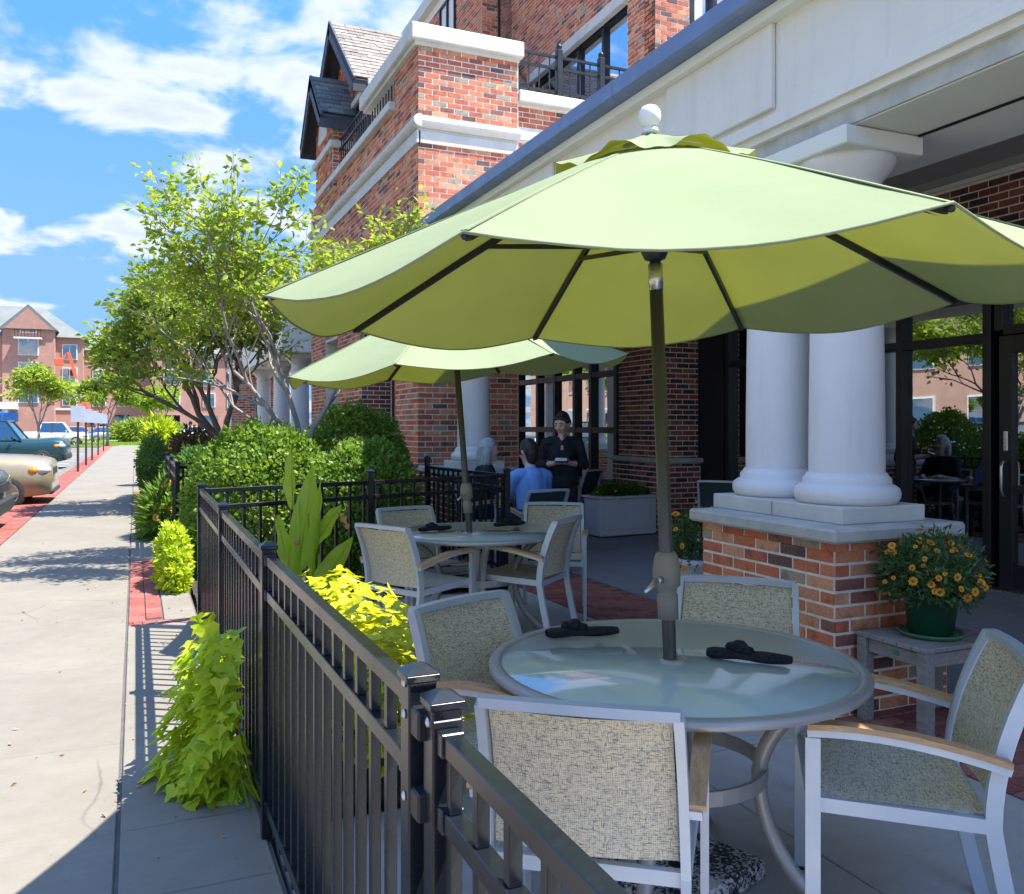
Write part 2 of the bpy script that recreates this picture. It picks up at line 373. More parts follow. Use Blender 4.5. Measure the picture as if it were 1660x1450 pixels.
# ------------------------------------------------------------------ the setting: ground, walks, kerb, lot, lawn
g = MB(); g.b2((-900, -300, -1.0), (900, 1500, -0.125)); g.build('ground', M['lot'], kind='structure')
def sheet(name, x0, y0, x1, y1, z, m, th=0.1, parent=None, kind='structure'):
    return MB().b2((x0, y0, z-th), (x1, y1, z)).build(name, m, parent, kind=kind)
wk = sheet('sidewalk', -1.62, -8, 0.45, 72, -0.012, M['joint'], 0.1)
SLAB = {}
def slab(parent, x0, y0, x1, y1, z, m, name='slab', th=0.05, gap=0.006, r=0.004):
    key = (round(x1-x0, 3), round(y1-y0, 3), m.name, th)
    if key not in SLAB: SLAB[key] = MB().bev((0, 0, -th/2), (x1-x0-gap, y1-y0-gap, th), r).mesh(name, m)
    return link(name, SLAB[key], parent, loc=((x0+x1)/2, (y0+y1)/2, z+random.uniform(-.0012, .0012)))
y = -7.5
while y < 45: slab(wk, -1.55, y, -0.065, y+1.5, 0, M['walk']); y += 1.5
MB().b2((-1.55, 45, -.05), (-.065, 72, 0)).build('slab', M['walk'], wk)
for y0, y1, x0, x1 in [(-6, -4.2, 0, 0), (-4.2, -2.4, 0, 0), (-2.4, -.6, 0, 0), (-.6, 1.2, 0, 0), (1.2, 3.0, 0, 0), (3.0, 5.1, 0, 0), (5.1, 7.12, 0, 0)]:
    slab(wk, -.055, y0, .44, y1, 0, M['walk'])
slab(wk, .20, 7.24, .44, 10.5, 0, M['walk'])
for y0 in (10.5, 12.5, 14.5): slab(wk, -.055, y0, .44, y0+2.0, 0, M['walk'])
slab(wk, .27, 16.5, .44, 21.5, 0, M['walk'])
y = 21.5
while y < 45: slab(wk, -.055, y, .44, y+2.5, 0, M['walk']); y += 2.5
MB().b2((-.055, y, -.05), (.44, 72, 0)).build('slab', M['walk'], wk)
PV = {}
def paver(parent, cx, cy, z, lx, ly, m, rz=0):
    key = (lx, ly, m.name)
    if key not in PV: PV[key] = MB().bev((0, 0, -.03), (lx-.007, ly-.007, .06), .005).mesh('paver', m)
    return link('paver', PV[key], parent, loc=(cx, cy, z+random.uniform(-.002, .002)), rot=(0, 0, rz+random.uniform(-.01, .01)))
for k in range(16):                       # red paver patch let into the walk, and its cross row
    for i in range(2):
        paver(wk, -.055+.0625+i*.125, 7.34+k*.2+(.1 if i else 0), .001, .125, .2, M['paver_bright'])
for k in range(5): paver(wk, -.005+k*.1, 7.18, .001, .1, .1, M['paver_bright'])
mb = MB()
for k in range(25):
    for i in range(2): mb.bev((-.055+.08+i*.16, 16.6+k*.2, -.03), (.15, .19, .063), .005)
mb.build('paver_patch', M['paver_bright'], wk, kind='stuff')
# red paver edge along the parking bays, on a kerb
kb = MB().b2((-2.06, -8, -.13), (-1.62, 72, -.02)).build('kerb', M['walk'], kind='structure')
MB().b2((-2.20, -8, -.13), (-2.06, 72, -.004)).build('kerb_stone', M['lot'], kb)
mb = MB(); yy = 6.0
while yy < 46:
    for i in range(2):
        mb.b2((-2.055+i*.25, yy+(.05 if i else 0), -.03), (-2.055+i*.25+.243, yy+(.05 if i else 0)+.094, .002+random.uniform(-.002, .002)))
    yy += .1
mb.build('paver_edge', M['paver_bright'], kb, kind='stuff')
MB().b2((-2.055, 46.2, -.03), (-1.565, 72, .002)).build('paver_run', M['paver_bright'], kb)
MB().b2((-2.055, -8, -.03), (-1.565, 5.95, .002)).build('paver_run', M['paver_bright'], kb)
# bay lines on the lot
lot = sheet('parking_lot', -14, -8, -2.21, 62, -.121, M['lot'], .004)
for k in range(22): MB().b2((-7.2, -5+k*2.9, -.1205), (-2.6, -4.9+k*2.9, -.117)).build('bay_line', M['column'], lot)
sheet('access_road', -14, 62, 40, 66, -.12, M['lot'], .004)
sheet('lawn', -16, 73, 30, 100, -.05, M['grass'], .1)
sheet('far_pavement', -16, 66, 30, 73, -.10, M['walk'], .02)
sheet('cross_road', -300, 100.5, 300, 112, -.115, M['asphalt'], .01)
# lawn blades, too many to count
def blades(n, x0, x1, y0, y1, h, name, m, z=-.05):
    xs = RNG.uniform(x0, x1, n); ys = RNG.uniform(y0, y1, n); a = RNG.uniform(0, 6.28, n); hh = RNG.uniform(.5, 1, n)*h; w = .02
    V = np.zeros((n, 3, 3)); V[:, 0] = np.c_[xs-np.cos(a)*w, ys-np.sin(a)*w, np.full(n, z)]; V[:, 1] = np.c_[xs+np.cos(a)*w, ys+np.sin(a)*w, np.full(n, z)]
    V[:, 2] = np.c_[xs+RNG.uniform(-.06, .06, n), ys+RNG.uniform(-.06, .06, n), z+hh]
    me = bpy.data.meshes.new(name); me.from_pydata(V.reshape(-1, 3).tolist(), [], np.arange(n*3).reshape(-1, 3).tolist()); me.materials.append(m)
    return link(name, me, kind='stuff', label='bright green mown lawn beyond the end of the walk', cat='grass')
blades(14000, -8, 8, 73, 84, .16, 'lawn_blades', M['leaf_tree2'])

# patio floor
pt = MB().b2((1.15, -8, -.12), (7.2, 10.95, -.012)).build('patio', M['joint'], kind='structure')
xs = [1.16, 2.2, 3.26]
yy = -6.0
while yy < 9.0:
    for i in range(2): slab(pt, xs[i], yy, xs[i+1], min(yy+1.55, 9.6), 0, M['patio'])
    yy += 1.55
MB().b2((.47, -8, -.12), (1.15, 3.3, -.001)).build('slab', M['patio'], pt)
ar = MB().b2((4.10, -8, -.1), (7.2, 16.6, -.012)).build('arcade_floor', M['joint'], kind='structure')
yy = -6
while yy < 16:
    for i in range(2): slab(ar, 4.105+i*1.55, yy, 4.105+(i+1)*1.55-.01, yy+1.9, 0, M['arcade_floor'])
    yy += 1.9
# red paver band in line with the piers
bd = MB().b2((3.27, -8, -.1), (4.09, 10.9, -.010)).build('paver_band', M['joint'], kind='structure')
n_p = 0; far = MB(); k = 0; yy = 1.0
while yy < 9.6:
    off = .1 if k % 2 else 0
    for i in range(5):
        cx = 3.28+.1+i*.2-off
        lx = .2
        if cx-.1 < 3.27: cx, lx = 3.28+.05, .1
        if cx+.1 > 4.09: continue
        if 3.44 < yy < 4.55: continue
        if yy < 6.6: paver(bd, cx, yy, 0, lx, .1, M['paver'])
        else: far.bev((cx, yy, -.03+random.uniform(-.002, .002)), (lx-.007, .093, .06), .005)
    if off: paver(bd, 4.03, yy, 0, .1, .1, M['paver']) if yy < 6.6 and not 3.44 < yy < 4.55 else None
    yy += .1; k += 1
far.build('paver_run', M['paver'], bd, kind='stuff')
MB().b2((3.275, -8, -.05), (4.085, .94, -.001)).build('paver_run', M['paver'], bd)
# planting beds
bed = MB(); 
def bedf(x0, y0, x1, y1, z):
    def f(a, b):
        X = x0+(x1-x0)*a; Y = y0+(y1-y0)*b
        return (X, Y, z + .03*mnoise.noise(Vector((X*9, Y*9, 0))) + .03*math.sin(math.pi*a))
    return f
bed.grid(bedf(.47, 3.32, 1.14, 7.3, .01), 24, 90); bed.build('planting_bed', M['mulch'], kind='structure')
MB().grid(bedf(.47, 7.3, 3.2, 10.9, .02), 60, 60).build('shrub_bed', M['mulch'], kind='structure')
MB().grid(bedf(.47, 10.9, 3.38, 30, .0), 40, 80).build('far_bed', M['mulch'], kind='structure')
sheet('far_patio', 3.3, 17, 40, 64, -.02, M['walk'], .1)
# ------------------------------------------------------------------ brickwork
BL, BH, BJ, BD = .205, .0715, .0150, .006
BMESH = {}
def brick_mesh(L, m, bl=BL, bh=BH):
    key = (round(L, 3), m.name, bh)
    if key not in BMESH:
        BMESH[key] = MB().bev((0, 0, 0), (L, BD*2, bh-BJ), .0025).mesh('brick', m)
    return BMESH[key]
def lay(parent, O, U, N, W, H, m, n_ind=0, holes=(), pick=None, z0row=0):
    """running-bond bricks on a wall plane. O = lower corner, U = along, N = outward; holes = (x0, x1, z0, z1)"""
    O, U, N = Vector(O), Vector(U).normalized(), Vector(N).normalized(); Z = Vector((0, 0, 1))
    R = Matrix((U, -N, Z)).transposed(); rots = R.to_euler() if R.determinant() > 0 else Matrix((-U, -N, Z)).transposed().to_euler()
    segs = []
    for r in range(int(H/BH+.5)):
        za, zb = r*BH, min((r+1)*BH, H)
        if zb-za < .03: continue
        x = -(BL/2 if (r+z0row) % 2 else 0)
        while x < W-.01:
            a, b = max(x, 0), min(x+BL, W); x += BL
            parts = [(a, b)]
            for hx0, hx1, hz0, hz1 in holes:
                if zb-.02 > hz0 and za+.02 < hz1:
                    np_ = []
                    for p, q in parts:
                        if q <= hx0 or p >= hx1: np_.append((p, q)); continue
                        if p < hx0: np_.append((p, hx0))
                        if q > hx1: np_.append((hx1, q))
                    parts = np_
            for p, q in parts:
                if q-p > .035: segs.append((p, q, za, zb))
    if pick: segs.sort(key=pick)
    ind = segs[:n_ind]; rest = segs[n_ind:]
    for p, q, za, zb in ind:
        c = O + U*((p+q)/2) + Z*((za+zb)/2) + N*random.uniform(-.0015, .0015)
        link('brick', brick_mesh(q-p-BJ, m), parent, loc=c, rot=rots)
    if rest:
        n = len(rest); A = np.array(rest); j = BJ/2
        base = np.array(O); u = np.array(U); nn = np.array(N)*(BD+RNG.uniform(-.0015, .0015, (n, 1))); zz = np.array([0, 0, 1.])
        p0 = base + np.outer(A[:, 0]+j, u) + np.outer(A[:, 2]+j, zz); p1 = base + np.outer(A[:, 1]-j, u) + np.outer(A[:, 2]+j, zz)
        p2 = base + np.outer(A[:, 1]-j, u) + np.outer(A[:, 3]-j, zz); p3 = base + np.outer(A[:, 0]+j, u) + np.outer(A[:, 3]-j, zz)
        V = np.stack([p0, p1, p2, p3, p0+nn, p1+nn, p2+nn, p3+nn], 1).reshape(-1, 3)
        F = np.array([[4, 5, 6, 7], [0, 1, 5, 4], [1, 2, 6, 5], [2, 3, 7, 6], [3, 0, 4, 7]])
        if np.dot(np.cross(u, zz), np.array(N)) < 0: F = F[:, ::-1]
        FF = (F[None] + (np.arange(n)*8)[:, None, None]).reshape(-1, 4)
        me = bpy.data.meshes.new('brickwork'); me.from_pydata(V.tolist(), [], FF.tolist()); me.materials.append(m)
        link('brickwork', me, parent, kind='stuff')

# ------------------------------------------------------------------ the restaurant building
B = thing('brick_building', 'red brick restaurant building with white columned arcade and upper floors', 'building', (3.4, 3, 0))
B.location = (0, 0, 0)
GX = 7.2
def part(name, mb, m, parent=B, **k): return mb.build(name, m, parent, **k)

# near pier with twin columns
pier = MB().b2((3.28, 3.43, -.05), (4.08, 4.545, .90)).build('brick_pier', M['mortar'], B)
lay(pier, (3.28, 4.555, 0), (0, -1, 0), (-1, 0, 0), 1.135, .90, M['brick'], 400)
lay(pier, (3.28, 3.43, 0), (1, 0, 0), (0, -1, 0), .80, .90, M['brick'], 400, z0row=1)
lay(pier, (4.08, 4.545, 0), (-1, 0, 0), (0, 1, 0), .80, .90, M['brick'], 0)
lay(pier, (4.08, 3.43, 0), (0, 1, 0), (1, 0, 0), 1.11, .90, M['brick'], 0)
part('ledge_stone', MB().bev((3.68, 3.988, .9375), (.93, 1.26, .075), .014), M['stone_grey'], pier)
# weep shadow gap strips under the plinth
for yc in (3.78, 4.34): pass
def column(x, y, z0, z1, r, parent=B, plinth=True):
    c = link('column', None, parent)
    c.empty_display_size = .2
    zc = z0
    if plinth:
        MB().bev((x, y, z0+.045), (.60, .55 if parent is B else .60, .09), .006).build('plinth', M['stone'], c); zc = z0+.09
    MB().lathe([(r*1.06, zc), (r*1.30, zc+.002), (r*1.38, zc+.03), (r*1.40, zc+.055), (r*1.36, zc+.085), (r*1.22, zc+.105), (r*1.16, zc+.108), (r*1.17, zc+.135), (r*1.10, zc+.15), (r*1.04, zc+.17)], 40, (x, y, 0)).build('base', M['column'], c)
    zs = zc+.165; zt = z1-.36
    prof = [(r*(1.0-.10*(k/10)**1.6), zs+(zt-zs)*k/10) for k in range(11)]
    MB().lathe(prof, 40, (x, y, 0), cap=False).build('shaft', M['column'], c)
    rt = r*.90
    MB().lathe([(rt, zt-.01), (rt*1.05, zt), (rt*1.07, zt+.02), (rt*1.05, zt+.035), (rt*1.0, zt+.04), (rt*1.0, zt+.13), (rt*1.05, zt+.135), (rt*1.1, zt+.15), (rt*1.30, zt+.19), (rt*1.40, zt+.23), (rt*1.42, zt+.255)], 40, (x, y, 0)).build('capital', M['column'], c)
    MB().bev((x, y, z1-.055), (rt*3.05, rt*3.05, .103), .008).build('abacus', M['soffit'], c)
    return c
column(3.70, 3.775, .975, 3.092, .205)
column(3.70, 4.335, .975, 3.092, .205)

# arcade entablature: lintel box, mouldings, gutter, soffit
ent = link('entablature', None, B)
MB().b2((3.45, -5, 3.20), (4.46, 10.94, 3.92)).build('lintel', M['stucco'], ent)
MB().b2((3.415, -5, 3.245), (3.449, 10.94, 3.292)).build('moulding', M['stucco'], ent)
MB().b2((3.43, -5, 3.292), (3.449, 10.94, 3.33)).build('moulding', M['stucco'], ent)
MB().b2((3.36, -5, 3.86), (3.449, 10.94, 3.925)).build('cornice', M['soffit'], ent)
MB().bev((3.43, 4.62, 3.61), (.035, 1.1, .50), .006).build('raised_panel', M['stucco'], ent)
MB().bev((3.43, 8.1, 3.61), (.035, 2.2, .50), .006).build('raised_panel', M['stucco'], ent)
for k in range(6):
    y0 = -5+k*2.66
    MB().prism([(3.47, 3.927), (3.27, 3.927), (3.25, 3.95), (3.245, 4.06), (3.47, 4.075)], 2.655, 'y', y0).build('gutter', M['gutter'], ent)
MB().b2((3.47, -5, 3.93), (7.6, 10.94, 4.06)).build('roof_deck', M['grey_wall'], ent)
MB().b2((3.50, -5, 3.094), (3.94, 10.9, 3.199)).build('soffit_board', M['soffit'], ent)
MB().b2((3.96, -5, 3.094), (4.455, 10.9, 3.199)).build('soffit_board', M['soffit'], ent)
MB().b2((3.482, -5, 3.10), (3.499, 10.9, 3.199)).build('drip_strip', M['stone_grey'], ent)
MB().b2((3.941, -5, 3.12), (3.959, 10.9, 3.1995)).build('soffit_gap', M['black_metal'], ent)
MB().tube([(3.95, -5, 3.088), (3.95, 3.55, 3.088)], .008, 6).build('conduit', M['black_metal'], ent)
MB().b2((4.461, -5, 3.90), (7.19, 10.9, 3.928)).build('ceiling', M['grey_wall'], ent)

# back wall of the arcade: storefront glass, brick above it, painted band
wallb = link('storefront_wall', None, B)
MB().b2((GX, -5, 2.82), (GX+.25, 9.7, 3.9)).build('wall', M['mortar'], wallb)
MB().b2((GX-.02, -5, 3.815), (GX-.001, 10.9, 3.898)).build('painted_band', M['grey_wall'], wallb)
MB().b2((GX-.045, -5, 3.775), (GX-.002, 10.9, 3.813)).build('band_moulding', M['soffit'], wallb)
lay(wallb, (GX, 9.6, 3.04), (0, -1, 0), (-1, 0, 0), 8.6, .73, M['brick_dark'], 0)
mb = MB(); k = 0                                     # soldier course over the glass
while k*.0715 < 8.5:
    mb.b2((GX-.011, 9.6-k*.0715-.061, 2.83), (GX+.01, 9.6-k*.0715, 3.03)); k += 1
mb.build('soldier_course', M['brick_dark'], wallb, kind='stuff')
MB().tube([(GX-.03, 6.55, 3.9), (GX-.03, 6.55, 2.9)], .012, 6).build('conduit', M['black_metal'], wallb)
def glass_mat(name, tint, refl):
    t = NT(name); g = t.n.new('ShaderNodeBsdfGlossy'); g.inputs['Roughness'].default_value = .006; g.inputs[0].default_value = (.92, .95, .95, 1)
    wv = t.bump(t.noise(t.world(), .9, 2), .012, .05); t.l.new(wv, g.inputs['Normal'])
    tr = t.n.new('ShaderNodeBsdfTransparent'); tr.inputs[0].default_value = tint
    f = t.n.new('ShaderNodeLayerWeight'); f.inputs[0].default_value = .5
    fac = t.maprange(f.outputs['Facing'], 0, 1, refl, .95)
    m = t.n.new('ShaderNodeMixShader'); t.l.new(fac, m.inputs[0]); t.l.new(tr.outputs[0], m.inputs[1]); t.l.new(g.outputs[0], m.inputs[2])
    return t.done(m.outputs[0])
M['glass'] = glass_mat('storefront_glass', (.40, .45, .44, 1), .33)
M['glass_up'] = glass_mat('upper_window_glass', (.30, .38, .48, 1), .55)
def window_x(name, x, y0, y1, z0, z1, ny, zs, parent, glass, fw=.06, depth=.12, outward=-1, lab=None):
    """glazing in a plane of constant x: outer frame, mullions, transoms and one pane per light"""
    w = link(name, None, parent)
    ya = [y0+(y1-y0)*k/ny for k in range(ny+1)] if isinstance(ny, int) else ny
    for yy in ya: MB().bev((x, yy, (z0+z1)/2), (depth, fw, z1-z0), .004).build('mullion', M['black_metal'], w)
    for zz in [z0]+list(zs)+[z1]:
        for a, b in zip(ya[:-1], ya[1:]): MB().bev((x, (a+b)/2, zz), (depth*.92, b-a-fw, fw), .004).build('transom', M['black_metal'], w)
    zz = [z0]+list(zs)+[z1]
    for a, b in zip(ya[:-1], ya[1:]):
        for c, d in zip(zz[:-1], zz[1:]):
            MB().box((x+.02, (a+b)/2, (c+d)/2), (.008, b-a-fw*.6, d-c-fw*.6)).build('pane', glass, w)
    return w
window_x('storefront_window', GX+.05, 0, 0, .04, 2.80, [5.62, 6.62, 7.0, 8.2, 9.45], [2.31], wallb, M['glass'], .085)
window_x('storefront_window', GX+.05, 0, 0, .04, 2.80, [-4.0, -2.4, -.8, .8, 2.4, 3.3], [2.31], wallb, M['glass'], .085)
window_x('storefront_transom', GX+.05, 0, 0, 2.36, 2.80, [3.42, 4.5, 5.50], [], wallb, M['glass'], .085)
for y0, y1, hy in ((4.50, 5.50, 5.42), (3.42, 4.45, 3.5)):
    d = link('door', None, wallb)
    for yy in (y0+.07, y1-.07): MB().bev((GX+.03, yy, 1.17), (.07, .13, 2.28), .004).build('stile', M['black_metal'], d)
    for zz, hh in ((.14, .24), (2.23, .16), (.93, .07)): MB().bev((GX+.03, (y0+y1)/2, zz), (.066, y1-y0-.27, hh), .004).build('door_rail', M['black_metal'], d)
    MB().box((GX+.04, (y0+y1)/2, 1.2), (.008, y1-y0-.22, 2.0)).build('pane', M['glass'], d)
    MB().tube([(GX-.004, hy, .86), (GX-.06, hy, .88), (GX-.075, hy, .93), (GX-.075, hy, 1.12), (GX-.06, hy, 1.17), (GX-.004, hy, 1.19)], .013, 8).build('door_handle', M['steel'], d)
    MB().bev((GX-.012, hy, 1.36), (.02, .04, .18), .004).build('lock_plate', M['steel'], d)
MB().bev((GX-.02, 4.5, .012), (.16, 2.1, .022), .006).build('threshold', M['steel'], wallb)

# brick pier at the back of the arcade, beside the storefront
bp = MB().b2((6.63, 10.1, -.05), (7.45, 11.3, 3.9)).build('brick_pier', M['mortar'], B)
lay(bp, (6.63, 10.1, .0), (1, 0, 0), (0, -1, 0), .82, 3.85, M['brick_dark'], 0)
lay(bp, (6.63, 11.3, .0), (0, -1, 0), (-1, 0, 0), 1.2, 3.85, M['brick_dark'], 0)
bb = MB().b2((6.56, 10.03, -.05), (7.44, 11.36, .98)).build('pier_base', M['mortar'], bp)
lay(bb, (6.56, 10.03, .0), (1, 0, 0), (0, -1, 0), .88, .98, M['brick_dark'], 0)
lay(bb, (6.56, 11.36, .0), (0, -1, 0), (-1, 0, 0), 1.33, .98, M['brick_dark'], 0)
part('ledge_stone', MB().bev((7.0, 10.68, 1.015), (.94, 1.42, .07), .012), M['stone_grey'], bp)
MB().b2((7.19, 9.52, -.05), (7.45, 10.09, 3.9)).build('jamb', M['black_metal'], wallb)
# glazing of the recess behind the tower
window_x('recess_window', GX, 0, 0, .55, 3.2, [11.4, 12.3, 13.15, 13.75, 14.55, 15.3, 16.2], [1.42, 2.36], wallb, M['glass'], .10)
MB().b2((GX-.1, 11.37, 0), (GX+.1, 20.8, .54)).build('stall_riser', M['black_metal'], wallb)
MB().b2((GX-.05, 11.31, 3.25), (GX+.2, 20.8, 3.9)).build('recess_lintel', M['grey_wall'], wallb)
window_x('recess_window', GX, 0, 0, .55, 3.2, [16.3, 17.4, 18.5, 19.6, 20.7], [1.42, 2.36], wallb, M['glass'], .10)
rw = MB().b2((7.2, 20.8, -.05), (7.4, 27, 3.9)).build('recess_wall', M['mortar'], B)
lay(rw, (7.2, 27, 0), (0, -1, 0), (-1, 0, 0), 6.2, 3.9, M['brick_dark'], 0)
MB().b2((4.5, 10.96, 3.6), (7.2, 18.5, 3.9)).build('recess_ceiling', M['grey_wall'], B)

# interior seen through the glass
room = link('dining_room', None, B)
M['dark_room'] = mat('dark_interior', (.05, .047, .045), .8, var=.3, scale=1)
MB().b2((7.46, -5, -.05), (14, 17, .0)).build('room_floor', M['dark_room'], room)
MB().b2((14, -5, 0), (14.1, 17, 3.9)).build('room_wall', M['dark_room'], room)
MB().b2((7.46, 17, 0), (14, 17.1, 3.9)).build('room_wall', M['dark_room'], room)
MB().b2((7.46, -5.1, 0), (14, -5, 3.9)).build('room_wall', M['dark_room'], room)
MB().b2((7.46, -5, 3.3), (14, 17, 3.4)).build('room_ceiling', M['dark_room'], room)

# ---- the tower: corner at (3.4, 10.95)
TX, TY = 3.40, 10.95
tw = link('tower', None, B)
MB().b2((TX, TY, -.05), (4.83, 12.05, 6.48)).build('tower_core', M['mortar'], tw)
lay(tw, (TX-.011, TY, 0.0), (1, 0, 0), (0, -1, 0), 1.44, 6.48, M['brick'], 130, holes=[(0, 2, 5.20, 5.58)], pick=lambda s: (0 if s[2] > 5.6 else (1 if s[2] > 4.0 else 2), s[2]))
lay(tw, (TX, 12.08, 0.0), (0, -1, 0), (-1, 0, 0), 1.13, 6.48, M['brick'], 0, holes=[(-1, 9, 5.20, 5.58)], z0row=1)
# side wall running back along the street with arcade openings at ground level
side = link('street_wall', None, B)
for y0, y1, z0, z1 in ((12.05, 14.1, 3.1, 6.0), (14.1, 15.9, -.05, 6.0), (15.9, 17.0, 3.1, 6.0), (17.0, 18.5, -.05, 6.0)):
    MB().b2((TX, y0, z0), (TX+.5, y1, z1)).build('wall', M['mortar'], side)
lay(side, (TX, 18.5, 0), (0, -1, 0), (-1, 0, 0), 6.42, 6.0, M['brick'], 0, holes=[(-1, 9, 5.20, 5.58), (4.4, 6.45, -1, 3.1), (1.5, 2.6, -1, 3.1)])
lay(side, (TX, 14.1, 0), (1, 0, 0), (0, -1, 0), .5, 3.1, M['brick_dark'], 0)
MB().b2((4.5, 12.05, 0), (4.6, 16.2, 3.6)).build('inner_wall', M['dark_room'], side)
# stone belt (round nose over a flat band), coping and sill
def belt(mb, z0, z1, out, y0, y1, xr):
    mb.b2((TX-out, y0, z0), (TX+.02, y1, z1))
for (a, b, out, nm) in ((5.205, 5.36, .03, 'belt_band'), (5.40, 5.565, .09, 'belt_nose')):
    rr = (b-a)/2
    if nm == 'belt_nose':
        mb = MB(); prof = [(math.cos(t)*out, math.sin(t)*rr) for t in [math.pi/2*k/4 for k in range(-4, 5)]]
        mb.prism([(TX-.0-max(0, p[0]), (a+b)/2+p[1]) for p in prof]+[(TX+.02, b), (TX+.02, a)], 7.55+out, 'y', TY-out)
        mb.prism([(TY-max(0, p[0]), (a+b)/2+p[1]) for p in prof]+[(TY+.02, b), (TY+.02, a)], 1.44, 'x', TX)
    else:
        mb = MB().b2((TX-out, TY-out, a), (TX+.02, 18.5, b)); mb.b2((TX, TY-out, a), (4.80, TY+.02, b))
    mb.build(nm, M['stone'], tw)
MB().b2((TX-.011, TY-.011, 5.362), (4.82, 18.4, 5.398)).build('belt_bed', M['stone'], tw)
cop = MB(); cop.bev((TX+.74-.06, (TY+13.75)/2-.05, 6.64), (1.6, 13.75-TY+.1, .21), .012); cop.build('coping', M['stone'], tw)
MB().bev((TX+.72-.03, (TY+13.75)/2-.04, 6.51), (1.5, 13.75-TY, .055), .006).build('coping_bed', M['stone'], tw)
MB().bev((TX-.02, 14.9, 6.06), (.16, 5.7, .12), .01).build('balcony_sill', M['stone'], side)
def railing(parent, p0, p1, z0, h, n, name='balcony_railing', posts=()):
    r = link(name, None, parent); p0, p1 = Vector(p0), Vector(p1); d = p1-p0
    for zz in (z0+h, z0+h*.72, z0+.08): MB().tube([p0+Vector((0, 0, zz)), p1+Vector((0, 0, zz))], 0, sq=(.035, .035)).build('rail', M['black_metal'], r)
    for k in range(n+1):
        q = p0+d*k/n; MB().box((q.x, q.y, z0+h/2), (.016, .016, h)).build('picket', M['black_metal'], r)
    for f in posts:
        q = p0+d*f; MB().bev((q.x, q.y, z0+h/2+.05), (.09, .09, h+.12), .01).build('post', M['black_metal'], r)
        MB().ball((q.x, q.y, z0+h+.15), .045, 10).build('post_finial', M['black_metal'], r)
    return r
railing(side, (TX+.05, 12.1, 0), (TX+.05, 16.3, 0), 6.12, .62, 26)
# balcony slab between the tower and the main wall
bal = link('balcony', None, B)
MB().b2((4.84, TY+.10, 3.9), (7.19, TY+.5, 5.96)).build('balcony_wall', M['mortar'], bal)
lay(bal, (4.84, TY+.10, 4.0), (1, 0, 0), (0, -1, 0), 2.35, 1.96, M['brick'], 0, holes=[(-1, 9, 1.45, 1.60)])
MB().b2((4.84, TY+.05, 5.46), (7.19, TY+.12, 5.585)).build('belt_band', M['stone'], bal)
MB().bev((6.02, TY+.22, 6.04), (2.36, .5, .16), .012).build('balcony_sill', M['stone'], bal)
railing(bal, (4.88, TY+.12, 0), (7.15, TY+.12, 0), 6.14, .58, 14, posts=(.28, .58, .87))
MB().b2((4.84, TY+.5, 5.7), (7.19, 17, 5.9)).build('balcony_floor', M['grey_wall'], bal)

# ---- main upper floors, set back
up = link('upper_floors', None, B)
UX = GX
def uwall(a, b): MB().b2(a, b).build('wall', M['mortar'], up)
uwall((UX, 11.2, 4.06), (UX+.3, 12.0, 11.5)); uwall((UX, 12.0, 4.06), (UX+.3, 15.6, 6.5)); uwall((UX, 12.0, 8.30), (UX+.3, 15.6, 11.5)); uwall((UX, 15.6, 4.06), (UX+.3, 16.7, 11.5))
lay(up, (UX, 16.7, 4.06), (0, -1, 0), (-1, 0, 0), 5.5, 6.6, M['brick'], 0, holes=[(1.1, 4.7, 2.44, 4.42)])
window_x('upper_window', UX+.10, 12.0, 15.6, 6.5, 8.24, 4, [7.15], up, M['glass_up'], .07, .1)
MB().bev((UX-.03, 13.8, 8.32), (.12, 3.8, .17), .01).build('lintel_stone', M['stone'], up)
MB().bev((UX-.03, 13.8, 6.45), (.14, 3.8, .12), .01).build('window_sill', M['stone'], up)
MB().b2((UX+.9, 12, 6.5), (UX+1.0, 15.6, 8.3)).build('room_blind', M['dark_room'], up)
# front-facing return at the corner and the bay of windows to its right
uwall((UX, 11.19, 4.06), (8.05, 11.5, 11.5))
lay(up, (UX-.011, 11.19, 4.06), (1, 0, 0), (0, -1, 0), .62, 6.6, M['brick'], 0)
ww = link('bay_window', None, up)
for xx in (7.86, 8.28, 8.75, 9.3, 9.9): MB().bev((xx, 11.25, 7.0), (.09, .14, 4.6), .005).build('mullion', M['black_metal'], ww)
for zz in (4.7, 7.3, 9.3): MB().bev((8.9, 11.26, zz), (2.1, .12, .08), .005).build('transom', M['black_metal'], ww)
for a, b in ((7.9, 8.24), (8.32, 8.71), (8.79, 9.26), (9.34, 9.86)): MB().box(((a+b)/2, 11.28, 7.0), (b-a, .008, 4.6)).build('pane', M['glass_up'], ww)
MB().b2((9.95, 11.2, 4.06), (13, 11.5, 11.5)).build('wall', M['mortar'], up)
